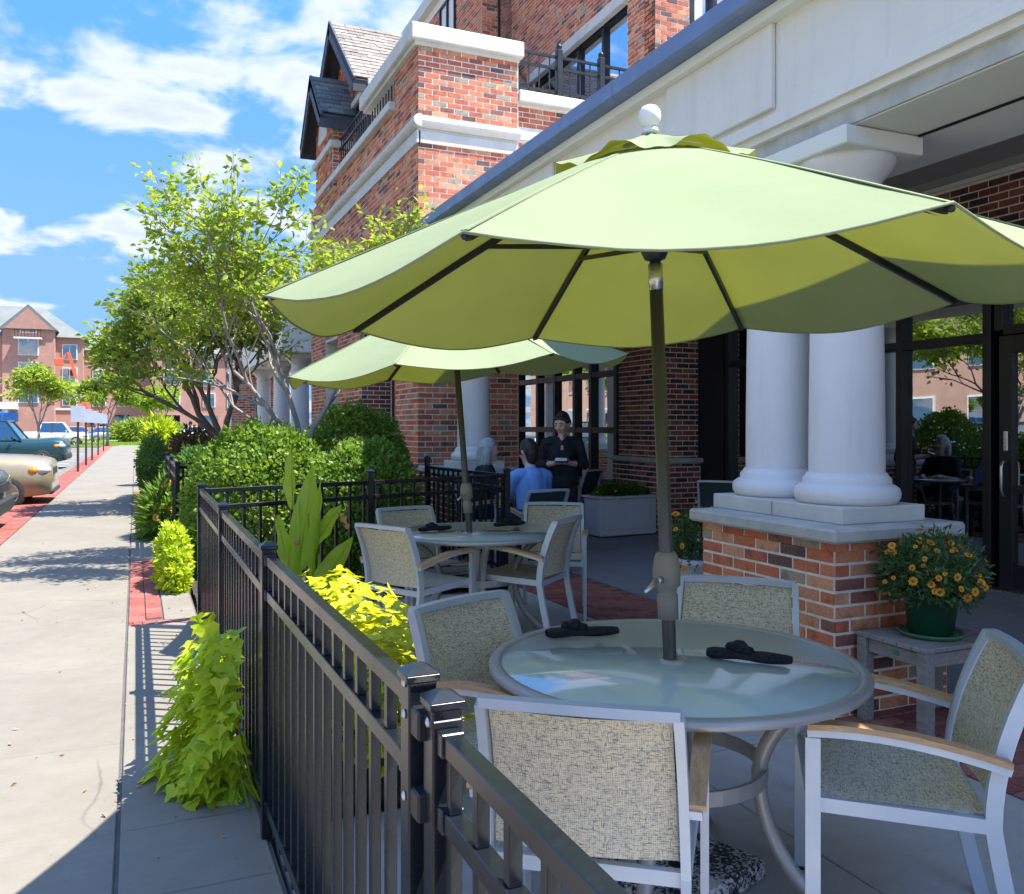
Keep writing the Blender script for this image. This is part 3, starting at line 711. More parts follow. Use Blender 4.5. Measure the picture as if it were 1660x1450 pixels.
# bay projecting beyond the big window
uwall((6.55, 16.7, 5.9), (7.5, 17.0, 11.5)); lay(up, (6.54, 16.69, 6.0), (1, 0, 0), (0, -1, 0), .36, 5.3, M['brick'], 0)
window_y = link('side_window', None, up)
MB().b2((6.93, 16.66, 7.6), (7.18, 16.69, 11.2)).build('pane', M['glass_up'], window_y); MB().b2((6.90, 16.64, 7.55), (6.94, 16.69, 11.25)).build('mullion', M['black_metal'], window_y)
uwall((6.55, 17.0, 5.9), (6.85, 22.6, 11.5))
lay(up, (6.55, 22.6, 6.0), (0, -1, 0), (-1, 0, 0), 5.9, 5.3, M['brick'], 0, holes=[(.9, 2.0, 3.0, 5.3), (3.3, 4.3, 2.3, 5.3)])
for y0, y1, z0 in ((18.3, 19.3, 8.3), (20.6, 21.7, 9.0)):
    window_x('upper_window', 6.55, y0, y1, z0, 11.2, 2, [z0+1.2], up, M['glass_up'], .06, .1)
    MB().bev((6.52, (y0+y1)/2, z0-.06), (.13, y1-y0+.5, .12), .01).build('window_sill', M['stone'], up)
MB().b2((6.4, 11.0, 11.5), (13, 22.8, 11.8)).build('roof_edge', M['stone'], up)
MB().b2((UX+.3, 22.3, 4), (13, 22.6, 11.5)).build('wall', M['mortar'], up)

# ---- gabled end
M['shingle'] = brick_mat('roof_shingle', [(0, (.23, .205, .18)), (.3, (.27, .245, .22)), (.6, (.20, .18, .16)), (.8, (.25, .23, .21))])
M['shingle_dark'] = brick_mat('roof_shingle_dark', [(0, (.12, .14, .14)), (.3, (.15, .17, .17)), (.6, (.10, .12, .12)), (.8, (.17, .18, .17))])
M['trim_dark'] = mat('dark_fascia_paint', (.045, .05, .06), .6, var=.15, scale=5)
def gable(name, x0, x1, yc, hw, zb, ze, zr, over, m, lab_arch=False):
    gb = link(name, None, B)
    MB().prism([(yc-hw, zb), (yc+hw, zb), (yc+hw, ze), (yc, zr-.12), (yc-hw, ze)], x1-x0, 'x', x0).build('gable_wall', M['mortar'], gb)
    # brick skin on the street face, course by course under the slope, and on the near flank
    mb = MB(); z = zb; r = 0
    while z+BH < zr-.15:
        w = hw if z+BH < ze else hw*(zr-.12-z-BH)/(zr-.12-ze)
        a = yc-w-(BL/2 if r % 2 else 0)
        while a < yc+w:
            p, q = max(a, yc-w)+BJ/2, min(a+BL, yc+w)-BJ/2; a += BL
            if q-p > .03: mb.b2((x0-.011, p, z), (x0+.01, q, z+BH-BJ))
        z += BH; r += 1
    mb.build('brickwork', M['brick'], gb, kind='stuff')
    lay(gb, (x0, yc-hw, zb), (1, 0, 0), (0, -1, 0), min(x1-x0, 1.6), ze-zb, M['brick'], 0)
    sl = math.hypot(hw+over, (zr-ze)*(hw+over)/hw); ang = math.atan2(zr-ze, hw)
    for sgn in (-1, 1):
        d = Vector((0, sgn*math.cos(ang), -math.sin(ang))); nrm = Vector((0, sgn*math.sin(ang), math.cos(ang)))
        top = Vector((0, yc, zr)); X = Vector((1, 0, 0))
        mb = MB(); L = x1-x0+over
        c = top+d*sl/2-nrm*.05; mb.box((x0-over+L/2, c.y, c.z), (L, sl, .08), Matrix((X, d, nrm)).transposed())
        deck = mb.build('roof_deck', M['trim_dark'], gb)
        rows = int(sl/.17); mb = MB()
        for r in range(rows):
            k = 0; x = x0-over-(.15 if r % 2 else 0)
            while x < x1:
                a, b = max(x, x0-over), min(x+.3, x1); x += .3
                if b-a < .03: continue
                p = top+d*(r*.17+.1)+nrm*(.012+random.uniform(0, .006)); tilt = Matrix((X, (d+nrm*.06).normalized(), nrm)).transposed()
                mb.box(((a+b)/2, p.y, p.z), (b-a-.008, .20, .022), tilt)
        mb.build('shingles', m, gb, kind='stuff')
        c = top+d*sl/2-nrm*.10; MB().box((x0-over+.02, c.y, c.z), (.04, sl, .26), Matrix((X, d, nrm)).transposed()).build('bargeboard', M['trim_dark'], gb)
        c = top+d*sl-nrm*.06; MB().box((x0-over+L/2, c.y, c.z-.06), (L, .03, .2)).build('eave_board', M['trim_dark'], gb)
    return gb
gable('gable', 3.75, 7.0, 16.75, 1.75, 5.9, 7.72, 9.25, .35, M['shingle'])
g2 = gable('gable_porch', 3.32, 5.0, 16.75, .78, 5.9, 7.36, 8.15, .28, M['shingle_dark'])
MB().bev((3.40+.2, 16.75, 6.66), (.7, 1.75, .13), .01).build('stone_band', M['stone'], g2)
mb = MB(); pts = [(16.75+.42*math.cos(t), 6.95+.52*math.sin(t)) for t in [math.pi*k/12 for k in range(13)]]
mb.prism(pts, .05, 'x', 3.285); mb.build('arch_stone', M['stone'], g2)
window_x('gable_window', 3.72, 14.9, 15.7, 6.3, 7.3, 2, [6.9], side, M['glass_up'], .05, .08)
MB().bev((3.72, 15.3, 7.40), (.14, 1.3, .1), .01).build('lintel_stone', M['stone'], side)
# column and pier standing before the tower front
p2 = MB().b2((3.45, 9.75, -.05), (4.25, 10.94, .90)).build('brick_pier', M['mortar'], B)
lay(p2, (3.45, 9.75, 0), (1, 0, 0), (0, -1, 0), .8, .9, M['brick_dark'], 0); lay(p2, (3.45, 10.94, 0), (0, -1, 0), (-1, 0, 0), 1.19, .9, M['brick_dark'], 0)
MB().bev((3.85, 10.33, .9375), (.92, 1.2, .075), .012).build('ledge_stone', M['stone_grey'], p2)
column(3.86, 10.12, .975, 3.092, .205)
# low portico at the far end
po = link('far_portico', None, B)
MB().b2((2.9, 19.2, 3.1), (4.4, 27, 3.9)).build('lintel', M['stucco'], po)
for yc in (19.9, 22.6, 26.0):
    q = MB().b2((3.0, yc-.5, -.05), (3.8, yc+.5, .9)).build('brick_pier', M['mortar'], po)
    lay(q, (3.0, yc-.5, 0), (1, 0, 0), (0, -1, 0), .8, .9, M['brick'], 0); lay(q, (3.0, yc+.5, 0), (0, -1, 0), (-1, 0, 0), 1.0, .9, M['brick'], 0)
    column(3.4, yc, .9, 3.1, .21)
qq = MB().b2((2.6, 27.0, -.05), (4.2, 27.6, 3.9)).build('end_wall', M['mortar'], po)
lay(qq, (2.6, 27.0, 0), (1, 0, 0), (0, -1, 0), 1.6, 3.9, M['brick'], 0)
# ------------------------------------------------------------------ black picket fence and gate
PK = {}
def box_part(parent, name, d, m, loc, rz=0, r=.0015, key=None):
    k = (name, tuple(round(x, 4) for x in d), m.name)
    if k not in PK: PK[k] = MB().bev((0, 0, 0), d, r).mesh(name, m)
    return link(name, PK[k], parent, loc=loc, rot=(0, 0, rz))
def post(parent, x, y, h, w=.052, rz=0):
    box_part(parent, 'post', (w, w, h), M['fence'], (x, y, h/2), rz, .003)
    if 'cap' not in PK:
        bm = MB(); bm.bev((0, 0, .006), (.062, .062, .014), .002)
        bm.add([(-.031, -.031, .013), (.031, -.031, .013), (.031, .031, .013), (-.031, .031, .013), (-.010, -.010, .026), (.010, -.010, .026), (.010, .010, .026), (-.010, .010, .026)],
               [(0, 1, 5, 4), (1, 2, 6, 5), (2, 3, 7, 6), (3, 0, 4, 7), (4, 5, 6, 7)])
        PK['cap'] = bm.mesh('post_cap', M['fence'])
    link('post_cap', PK['cap'], parent, loc=(x, y, h), rot=(0, 0, rz))
def panel(parent, p0, p1, n, zt=1.03, zm=.905, zb=.14, ends=.03, lo=.07):
    p0, p1 = Vector((p0[0], p0[1], 0)), Vector((p1[0], p1[1], 0)); d = (p1-p0); L = d.length; d.normalize(); rz = math.atan2(d.y, d.x)
    for z in (zt, zm, zb):
        c = (p0+p1)/2; box_part(parent, 'rail', (round(L-2*ends, 3), .032, .034), M['fence'], (c.x, c.y, z-.017), rz, .002)
    for k in range(n):
        q = p0+d*(L*(k+.5)/n)
        box_part(parent, 'picket', (.021, .021, zm-.034-zb), M['fence'], (q.x, q.y, (zm-.034+zb)/2), rz)
        box_part(parent, 'picket', (.021, .021, zt-zm-.034), M['fence'], (q.x, q.y, (zt-.034+zm)/2), rz)
        box_part(parent, 'picket', (.021, .021, zb-.034-lo), M['fence'], (q.x, q.y, (zb-.034+lo)/2), rz)
    # brackets with screws
    for q, sg in ((p0, 1), (p1, -1)):
        for z in (zt, zm, zb):
            b = q+d*sg*(ends+.012); o = box_part(parent, 'bracket', (.03, .040, .040), M['fence'], (b.x, b.y, z-.017), rz, .002)
FX = .445
fe = thing('picket_fence', 'black metal picket fence along the walk, from the gate to the corner shrubs', 'fence', (FX, 3.3, 0)); fe.location = (0, 0, 0)
ys = [1.49, 3.27, 5.05, 6.83]
fx_ = [FX+.018, FX, FX, FX]
for xx, yy in zip(fx_, ys): post(fe, xx, yy, 1.05)
for i in range(3): panel(fe, (fx_[i], ys[i]), (fx_[i+1], ys[i+1]), 15)
# hinge hardware at the gate post
for z in (.985, .845, .60): box_part(fe, 'hinge', (.07, .05, .05), M['black_metal'], (FX+.03, 1.445, z), 0, .004)
for z in (1.045, .99, .845):
    MB().ball((FX-.010, 1.487, z), .009, 8, (.5, 1, 1)).build('bolt', M['steel'], fe)
MB().bev((FX-.027, 1.475, .58), (.04, .06, .055), .006).build('latch', M['steel'], fe)
fe2 = thing('picket_fence', 'black picket fence crossing behind the far table in front of the round shrubs', 'fence', (0, 0, 0))
P1 = (1.84, 7.30); P2 = (3.12, 9.70); P3 = (3.30, 7.75)
post(fe2, P1[0], P1[1], 1.10); post(fe2, P3[0], P3[1], 1.06); post(fe2, P2[0], P2[1], 1.12)
panel(fe2, (FX, 6.83), P1, 11); panel(fe2, P1, P3, 12); panel(fe2, P3, P2, 15)
fe3 = thing('picket_fence', 'distant stretch of black picket fence beside the orange day lilies', 'fence', (0, 0, 0))
ys = [9.3, 10.85, 12.7, 14.5]
for yy in ys[1:]: post(fe3, FX, yy, 1.06)
for a, b in zip(ys[1:-1], ys[2:]): panel(fe3, (FX, a), (FX, b), 12)
panel(fe3, (FX, 10.85), (1.5, 10.95), 8)
gt = thing('gate', 'black picket gate nearest the camera beside the near chair', 'gate', (0, 0, 0))
post(gt, FX+.034, 1.405, 1.025); post(gt, FX+.034, .20, 1.025)
panel(gt, (FX+.034, 1.405), (FX+.034, .20), 10, zt=.99, zm=.865, zb=.14, ends=.028)
MB().bev((FX+.034, 1.405, 1.0), (.056, .056, .018), .004).build('post_band', M['black_metal'], gt)
MB().ball((FX+.006, 1.40, 1.0), .009, 8, (.5, 1, 1)).build('bolt', M['steel'], gt)
MB().bev((FX+.042, 1.440, .93), (.045, .022, .07), .003).build('hinge_leaf', M['fence'], gt)
MB().bev((FX+.042, 1.440, .62), (.045, .022, .07), .003).build('hinge_leaf', M['fence'], gt)

# ------------------------------------------------------------------ patio chair (faces local +y)
def arc(p0, p1, p2, n=8):
    p0, p1, p2 = Vector(p0), Vector(p1), Vector(p2)
    return [p0*(1-t)**2+p1*2*t*(1-t)+p2*t*t for t in [k/n for k in range(n+1)]]
def make_chair():
    t = thing('patio_chair', 'chair', 'chair'); W = .245
    for s in (-1, 1):
        x = s*W
        rear = arc((x, -.315, 0), (x, -.255, .22), (x, -.225, .42), 6)+arc((x, -.225, .42), (x*.985, -.225, .62), (x*.95, -.335, .842), 7)[1:]
        MB().tube(rear, 0, sq=(.022, .042), up=(1, 0, 0)).build('rear_leg', M['alu'], t) if False else MB().tube(rear, 0, sq=(.042, .024), up=(1, 0, 0)).build('rear_leg', M['alu'], t)
        xf = s*(W+.035)
        MB().tube([(xf, .235, 0), (xf, .235, .635)], 0, sq=(.040, .024), up=(1, 0, 0)).build('front_leg', M['alu'], t)
        arm = arc((xf, .250, .648), (xf, .03, .668), (xf-.012*s, -.262, .585), 10)
        MB().tube(arm, 0, sq=(.030, .022), up=(0, 0, 1)).build('arm_support', M['alu'], t)
        slat = [p+Vector((0, 0, .0185)) for p in arm]
        MB().tube(slat, 0, sq=(.046, .016), up=(0, 0, 1)).build('armrest', M['teak'], t)
        MB().tube([(x, -.225, .425), (xf-.02*s, .235, .445)], 0, sq=(.022, .040), up=(0, 0, 1)).build('seat_rail', M['alu'], t)
        MB().box((xf, .235, -.001+.004), (.046, .03, .008)).build('foot_glide', M['black_metal'], t)
    MB().tube(arc((-.234, -.336, .842), (0, -.372, .850), (.234, -.336, .842), 8), 0, sq=(.036, .024), up=(0, 0, 1)).build('top_rail', M['alu'], t)
    MB().tube([(-.27, .235, .432), (.27, .235, .432)], 0, sq=(.022, .036), up=(0, 0, 1)).build('front_rail', M['alu'], t)
    MB().tube([(-.235, -.222, .415), (.235, -.222, .415)], 0, sq=(.022, .036), up=(0, 0, 1)).build('rear_rail', M['alu'], t)
    def seat(a, b):
        x = -.235+.47*a; y_ = -.215+.44*b
        return (x*(1+.1*b), y_, .452+.012*b-.022*math.sin(math.pi*a)*math.sin(math.pi*min(1, b*1.02)))
    MB().grid(seat, 10, 10).build('seat_sling', M['sling_seat'], t)
    prof = arc((0, -.218, .455), (0, -.225, .62), (0, -.328, .825), 10)
    def back(a, b):
        k = b*10; i = min(9, int(k)); p = prof[i].lerp(prof[i+1], k-i)
        return ((-.226+.452*a)*(1-.04*b), p.y-.030*math.sin(math.pi*a), p.z)
    MB().grid(back, 10, 12).build('back_sling', M['sling'], t)
    return t
CH = make_chair()
CHG = 'woven sling patio chairs with teak arms'
first = [True]
def chair(cx, cy, fx, fy, label, dz=0):
    """centre of the seat on the floor; (fx, fy) the way it faces"""
    o = CH if first[0] else copy_tree(CH); first[0] = False
    o.location = (cx, cy, dz); o.rotation_euler = (0, 0, math.atan2(fy, fx)-math.pi/2)
    o['label'] = label; o['group'] = CHG; return o
def chair_b(bx, by, fx, fy, label, back=.335):
    n = math.hypot(fx, fy); return chair(bx+fx/n*back, by+fy/n*back, fx, fy, label)
chair_b(.945, 1.80, .60, .80, 'woven patio chair at the near table with its back to the camera beside the gate')
chair(2.085, 1.96, -.78, .62, 'woven patio chair right of the near table beside the grey wooden side table')
chair_b(1.11, 3.05, .40, -.91, 'dark shaded patio chair between the near table and the yellow vine')
chair_b(2.33, 2.99, -.69, -.72, 'woven patio chair between the near table and the brick pier')
chair_b(1.46, 5.50, .88, .47, 'woven patio chair left of the far table, its sling sunlit yellowish')
chair_b(1.95, 6.65, .2, -.95, 'woven patio chair at the far table up against the crossing fence')
chair_b(2.78, 5.44, -.66, .75, 'woven patio chair right of the far table with its seat and arm in view')
chair_b(3.22, 6.55, -.5, -.85, 'woven patio chair behind the far table in front of the blue shirt')

# ------------------------------------------------------------------ round table
def table_glass():
    t = NT('frosted_table_glass'); n = t.noise(t.coords(), 3, 3)
    c = t.mix(t.maprange(n, .3, .7), (.58, .74, .77, 1), (.64, .79, .81, 1))
    return t.done(t.pbr(c, .16, 0, t.bump(t.noise(t.coords(), 5, 2), .015, .02), 1.0, Transmission_Weight=.25, Coat_Weight=1.0, Coat_Roughness=.05, Coat_IOR=1.6))
M['table_glass'] = table_glass()
def make_table():
    t = thing('round_table', 't', 'table'); R = .60
    MB().lathe([(.001, .722), (.565, .722), (.567, .725), (.567, .729), (.565, .731), (.001, .731)], 64, cap=False).build('glass_top', M['table_glass'], t)
    MB().lathe([(.560, .706), (.590, .704), (.604, .712), (.606, .724), (.598, .735), (.575, .737), (.566, .734), (.564, .720), (.560, .706)], 64, cap=False).build('rim', M['table_metal'], t)
    for k in range(4):
        a = math.radians(45+90*k-20); d = Vector((math.cos(a), math.sin(a), 0)); Z = Vector((0, 0, 1))
        p = arc(d*.52+Z*.705, d*.30+Z*.60, d*.27+Z*.42, 8)+arc(d*.27+Z*.42, d*.27+Z*.16, d*.50+Z*0.0, 8)[1:]
        MB().tube(p, [.024]*len(p), 10).build('leg', M['table_metal'], t)
    MB().tube([(math.cos(q)*.29, math.sin(q)*.29, .40) for q in [2*math.pi*k/32 for k in range(32)]], 0, sq=(.014, .045), closed=True, up=(0, 0, 1)).build('ring', M['table_metal'], t)
    MB().lathe([(.045, .705), (.045, .738), (.028, .742), (.028, .705)], 20, cap=False).build('pole_sleeve', M['table_metal'], t)
    return t
T1 = make_table(); T1.location = (1.615, 2.40, 0); T1.rotation_euler = (0, 0, .3)
tag(T1, 'round frosted glass table in the foreground under the near green umbrella', 'table', 'round frosted glass patio tables')
T2 = copy_tree(T1); T2.location = (2.27, 5.88, 0); T2.rotation_euler = (0, 0, .9)
T2['label'] = 'round frosted glass table farther back under the second green umbrella'

# ------------------------------------------------------------------ market umbrella
def make_umbrella(R, z_rim, z_top, rot):
    t = thing('patio_umbrella', 'u', 'umbrella'); NR = 8
    ang = [rot+k*2*math.pi/NR for k in range(NR)]
    def ribz(q): return z_top-(z_top-z_rim)*(q**1.08)
    def rib(a, q): return Vector((math.cos(a)*R*q, math.sin(a)*R*q, ribz(q)))
    def panel_f(a0, a1, q0, q1, lift, sag, edge=1.0):
        def f(u, v):
            q = q0+(q1-q0)*v
            p = rib(a0, q).lerp(rib(a1, q), u); s4 = math.sin(math.pi*u)
            p.z += lift - sag*s4*(v**2.2) + .010*s4*(1-v)
            p.x *= 1+.012*s4*v*edge; p.y *= 1+.012*s4*v*edge
            p.z += .004*mnoise.noise(Vector((p.x*5, p.y*5, a0)))*v
            return p
        return f
    for k in range(NR):
        a0, a1 = ang[k], ang[k]+2*math.pi/NR
        MB().grid(panel_f(a0, a1, .18, 1.0, 0, .064), 12, 16).build('canopy_panel', M['canopy'], t)
        def vent(u, v, a0=a0, a1=a1):
            p = panel_f(a0, a1, .0, .270, .022, .0)(u, v); w = v**2.5
            p.z += w*(.008+.016*math.cos(2*math.pi*u+.6*math.sin(a0*5))+.005*math.sin(6*math.pi*u+a0*3)) - .004*w; return p
        MB().grid(vent, 18, 8).build('vent_panel', M['canopy'], t)
    for k in range(NR):                       # stitched seams over the ribs and a hem round the rim
        a0, a1 = ang[k], ang[k]+2*math.pi/NR
        MB().tube([rib(a0, q)+Vector((0, 0, .0015)) for q in (.19, .4, .6, .8, .995)], 0, sq=(.016, .003), up=(0, 0, 1)).build('seam', M['canopy'], t)
        f = panel_f(a0, a1, .18, 1.0, 0, .064); MB().tube([f(u/12, 1.0) for u in range(13)], .0035, 6).build('hem', M['canopy'], t)
    hub = z_rim+.02+(z_top-z_rim)*.30
    for a in ang:
        pts = [rib(a, q)-Vector((0, 0, .014)) for q in (.06, .3, .6, .985)]
        MB().tube(pts, 0, sq=(.014, .020), up=(0, 0, 1)).build('rib', M['black_metal'], t)
        m = rib(a, .50)-Vector((0, 0, .02)); MB().tube([(math.cos(a)*.035, math.sin(a)*.035, hub), m], 0, sq=(.012, .016), up=(0, 0, 1)).build('strut', M['black_metal'], t)
        e = rib(a, 1.0); MB().ball((e.x*.995, e.y*.995, e.z-.008), .008, 8).build('rib_tip', M['black_metal'], t)
    MB().lathe([(.02, hub-.05), (.034, hub-.045), (.045, hub-.02), (.045, hub+.02), (.03, hub+.03)], 16).build('runner', M['black_metal'], t)
    MB().lathe([(.02, z_top-.06), (.04, z_top-.05), (.04, z_top), (.02, z_top+.01)], 16).build('top_hub', M['black_metal'], t)
    MB().lathe([(.022, .04), (.022, .78), (.022, hub-.14)], 20).build('pole', M['pole'], t)
    MB().lathe([(.0235, hub-.145), (.0235, hub-.06)], 20).build('pole_sleeve', M['steel'], t)
    MB().lathe([(.018, hub-.06), (.018, z_top)], 16).build('inner_pole', M['black_metal'], t)
    zc = 1.0
    c = MB().lathe([(.026, zc-.13), (.033, zc-.128), (.034, zc-.05), (.028, zc-.045), (.029, zc-.03), (.043, zc-.02), (.045, zc+.03), (.038, zc+.075), (.030, zc+.088), (.024, zc+.09)], 24).build('crank_collar', M['collar'], t)
    MB().tube([(-.035, -.02, zc+.005), (-.062, -.035, zc+.005)], .012, 10).build('crank_axle', M['steel'], c)
    MB().tube([(-.062, -.035, zc+.007), (-.095, -.052, zc-.008), (-.125, -.065, zc-.018)], [.011, .008, .005], 8).build('crank_handle', M['steel'], c)
    MB().lathe([(.001, z_top+.028), (.03, z_top+.03), (.024, z_top+.045), (.018, z_top+.05), (.026, z_top+.056), (.034, z_top+.070), (.0365, z_top+.086), (.034, z_top+.102), (.024, z_top+.116), (.010, z_top+.1222), (.0005, z_top+.123)], 24, (0, 0, 0)).build('finial', M['column'], t)
    MB().lathe([(.03, .02), (.03, .42), (.026, .43)], 16).build('base_tube', M['black_metal'], t)
    return t
def granite():
    t = NT('speckled_base_stone'); p = t.coords(); n = t.noise(p, 70, 4, .7); n2 = t.noise(p, 9, 3)
    f = t.math('ADD', t.math('MULTIPLY', n, .7), t.math('MULTIPLY', n2, .5))
    return t.done(t.pbr(t.ramp(f, [(.52, (.62, .61, .58)), (.60, (.35, .35, .34)), (.64, (.02, .022, .025))]), .7, 0, t.bump(n, .5, .004), .4))
M['granite'] = granite()
U1 = make_umbrella(1.232, 1.915, 2.42, math.radians(-23.4-117.5)); U1.location = (1.625, 2.39, 0)
U1.rotation_euler = Euler((math.radians(-.6), math.radians(-2.1), 0))
tag(U1, 'large pale green market umbrella over the near table, white ball on top', 'umbrella', 'green market umbrellas')
U2 = copy_tree(U1); U2.location = (2.27, 5.88, 0); U2.rotation_euler = Euler((math.radians(-1.5), math.radians(-4.3), math.radians(14)))
U2['label'] = 'smaller looking green market umbrella behind, partly hidden by the near one'
for (x, y, rz, lb) in ((1.62, 2.44, .35, 'speckled stone umbrella base under the near glass table'), (2.30, 5.93, .1, 'speckled stone umbrella base under the far glass table')):
    b = MB(); bm = b.bev((0, 0, .035), (.46, .46, .07), .014)
    o = b.build('umbrella_base', M['granite'], None, label=lb, cat='umbrella base', group='umbrella bases', loc=(x, y, 0), rot=(0, 0, rz))

# ------------------------------------------------------------------ black napkin rolls
M['napkin'] = mat('black_napkin', (.006, .008, .014), .85, var=.4, scale=30, bump=.8, bscale=70)
def napkin(x, y, z, rz, label):
    t = thing('napkin_roll', label, 'napkin', (x, y, z), rz, 'rolled black napkins on the tables')
    rings = 14; mb = MB()
    def f(u, v):
        a = u*2*math.pi; L = -.135+.27*v; r = .020*(1+.22*math.sin(5*a+v*6)*.4+.10*math.sin(11*v))*(1 if .04 < v < .96 else .75)
        return (L, math.cos(a)*r*1.35, .0185+math.sin(a)*r*.8)
    mb.grid(f, 14, rings)
    mb.build('roll', M['napkin'], t)
    mb = MB(); mb.ball((-.03, 0, .046), .026, 10, (1.1, 1.0, .85)); mb.ball((-.055, .012, .04), .02, 8, (1.2, .8, .9)); mb.ball((-.002, -.01, .038), .019, 8, (1.2, .9, .8))
    mb.build('knot', M['napkin'], t); return t
napkin(1.49, 2.80, .732, math.radians(-12), 'black napkin roll at the left back of the near table')
napkin(1.83, 2.29, .732, math.radians(-46), 'black napkin roll right of the pole on the near table')
napkin(2.00, 6.03, .732, math.radians(15), 'black napkin roll on the far table, left of its pole')
napkin(2.62, 6.10, .732, math.radians(10), 'black napkin roll on the far table, right of its pole')

# ------------------------------------------------------------------ weathered side table with the flower pot
s = thing('side_table', 'weathered grey wooden side table against the near brick pier', 'table', (3.67, 3.18, 0))
for k in range(5): MB().bev((0, -.172+k*.086, .437), (.56, .082, .022), .003).build('slat', M['teak_grey'], s)
for x in (-.245, .245):
    for yy in (-.185, .185): MB().bev((x, yy, .213), (.06, .06, .426), .004).build('leg', M['teak_grey'], s)
for yy in (-.185, .185): MB().bev((0, yy, .385), (.43, .022, .065), .003).build('apron', M['teak_grey'], s)
for x in (-.245, .245): MB().bev((x, 0, .385), (.022, .31, .065), .003).build('apron', M['teak_grey'], s)
M['tag_green'] = mat('green_tag', (.03, .22, .15), .5)
MB().bev((-.258, -.02, .388), (.004, .04, .022), .001).build('maker_tag', M['tag_green'], s)
M['pot'] = gloss_black('dark_green_pot', (.008, .045, .022), .35)
M['saucer'] = mat('green_saucer', (.06, .16, .085), .4)
def leaf_cloud(name, C, D, size, m, parent, fold=.25, asp=.45, kind=None, seed=1):
    """C (n,3) leaf bases, D (n,3) directions, size (n,)"""
    n = len(C); r = np.random.default_rng(seed)
    D = D/np.maximum(np.linalg.norm(D, axis=1, keepdims=True), 1e-6)
    U = r.normal(size=(n, 3)); S = np.cross(D, U); S /= np.maximum(np.linalg.norm(S, axis=1, keepdims=True), 1e-6); N = np.cross(S, D)
    s = size[:, None]
    b = C; tip = C+D*s - N*s*.12; mid = C+D*s*.45
    l = mid+S*s*asp*.5+N*s*fold*.4; rr = mid-S*s*asp*.5+N*s*fold*.4
    V = np.stack([b, l, tip, rr], 1).reshape(-1, 3); i = np.arange(n)*4
    F = np.concatenate([np.c_[i, i+1, i+2], np.c_[i, i+2, i+3]])
    me = bpy.data.meshes.new(name); me.vertices.add(len(V)); me.vertices.foreach_set('co', V.ravel())
    me.loops.add(F.size); me.loops.foreach_set('vertex_index', F.ravel().astype(np.int32))
    me.polygons.add(len(F)); me.polygons.foreach_set('loop_start', (np.arange(len(F))*3).astype(np.int32))
    me.polygons.foreach_set('loop_total', np.full(len(F), 3, np.int32)); me.update(); me.validate(); me.materials.append(m)
    return link(name, me, parent, kind=kind)
def flower_mesh():
    mb = MB(); mb.mi = 0
    for k in range(8):
        a = k*math.pi/4; d = Vector((math.cos(a), math.sin(a), 0)); w = Vector((-d.y, d.x, 0))
        mb.add([d*.15, d*.7+w*.33+Vector((0, 0, .12)), d*1.0+Vector((0, 0, .02)), d*.7-w*.33+Vector((0, 0, .12))], [(0, 1, 2), (0, 2, 3)])
    mb.mi = 1; mb.ball((0, 0, .08), .24, 8, (1, 1, .6))
    return mb.mesh('flower', [M['petal'], M['petal_eye']], fix=False)
FLW = flower_mesh()
fp = thing('flower_pot', 'dark green pot of orange flowers on the grey side table', 'potted plant', (3.66, 3.17, .4485))
MB().lathe([(.10, .0), (.145, .004), (.158, .022), (.152, .026), (.14, .012), (.10, .010)], 32, cap=False).build('saucer', M['saucer'], fp)
MB().lathe([(.001, .012), (.098, .012), (.104, .02), (.128, .19), (.138, .195), (.138, .215), (.122, .215), (.118, .17), (.001, .17)], 32, cap=False).build('pot', M['pot'], fp)
def shell_pts(n, c, rad, seed, inner=.55, low=-.3):
    r = np.random.default_rng(seed); v = r.normal(size=(n*2, 3)); v /= np.linalg.norm(v, axis=1, keepdims=True); v = v[v[:, 2] > low][:n]
    k = inner+(1-inner)*r.random((len(v), 1))**.5
    return np.array(c)+v*k*np.array(rad), v
C, D = shell_pts(2600, (0, 0, .29), (.245, .245, .20), 5, .25, -.6)
C = C*(1+.22*np.array([[mnoise.noise(Vector(d)*3.0)] for d in D]))
leaf_cloud('foliage', C, D+np.random.default_rng(3).normal(size=D.shape)*.8, np.random.default_rng(4).uniform(.025, .05, len(C)), M['leaf_flower'], fp, asp=.35)
mb = MB()
for k in range(26):
    a = random.uniform(0, 6.28); q = random.uniform(.08, .27); mb.tube([(0, 0, .17), (math.cos(a)*q*.6, math.sin(a)*q*.6, .28), (math.cos(a)*q, math.sin(a)*q, .30+random.uniform(-.1, .15))], [.004, .003, .002], 5)
mb.build('stems', M['leaf_flower'], fp)
def flowers(parent, n, c, rad, sz, seed, low=-.45):
    P, V = shell_pts(n, c, rad, seed, .92, low)
    for p, v in zip(P, V):
        d = (Vector(v)+Vector((-.30+random.gauss(0, .35), -.40+random.gauss(0, .35), .25+random.gauss(0, .3)))).normalized(); p = Vector(p)+Vector(v)*random.uniform(-.03, .035)*min(1, rad[0]*4); q = d.to_track_quat('Z', 'Y').to_euler(); o = link('flower', FLW, parent, loc=p, rot=q); k = sz*random.choice((.6, .85, 1.0, 1.1, 1.2)); o.scale = (k, k*random.uniform(.85, 1), k*random.choice((1, 1.4, 2.2)))
flowers(fp, 66, (0, 0, .29), (.265, .265, .215), .0205, 8)
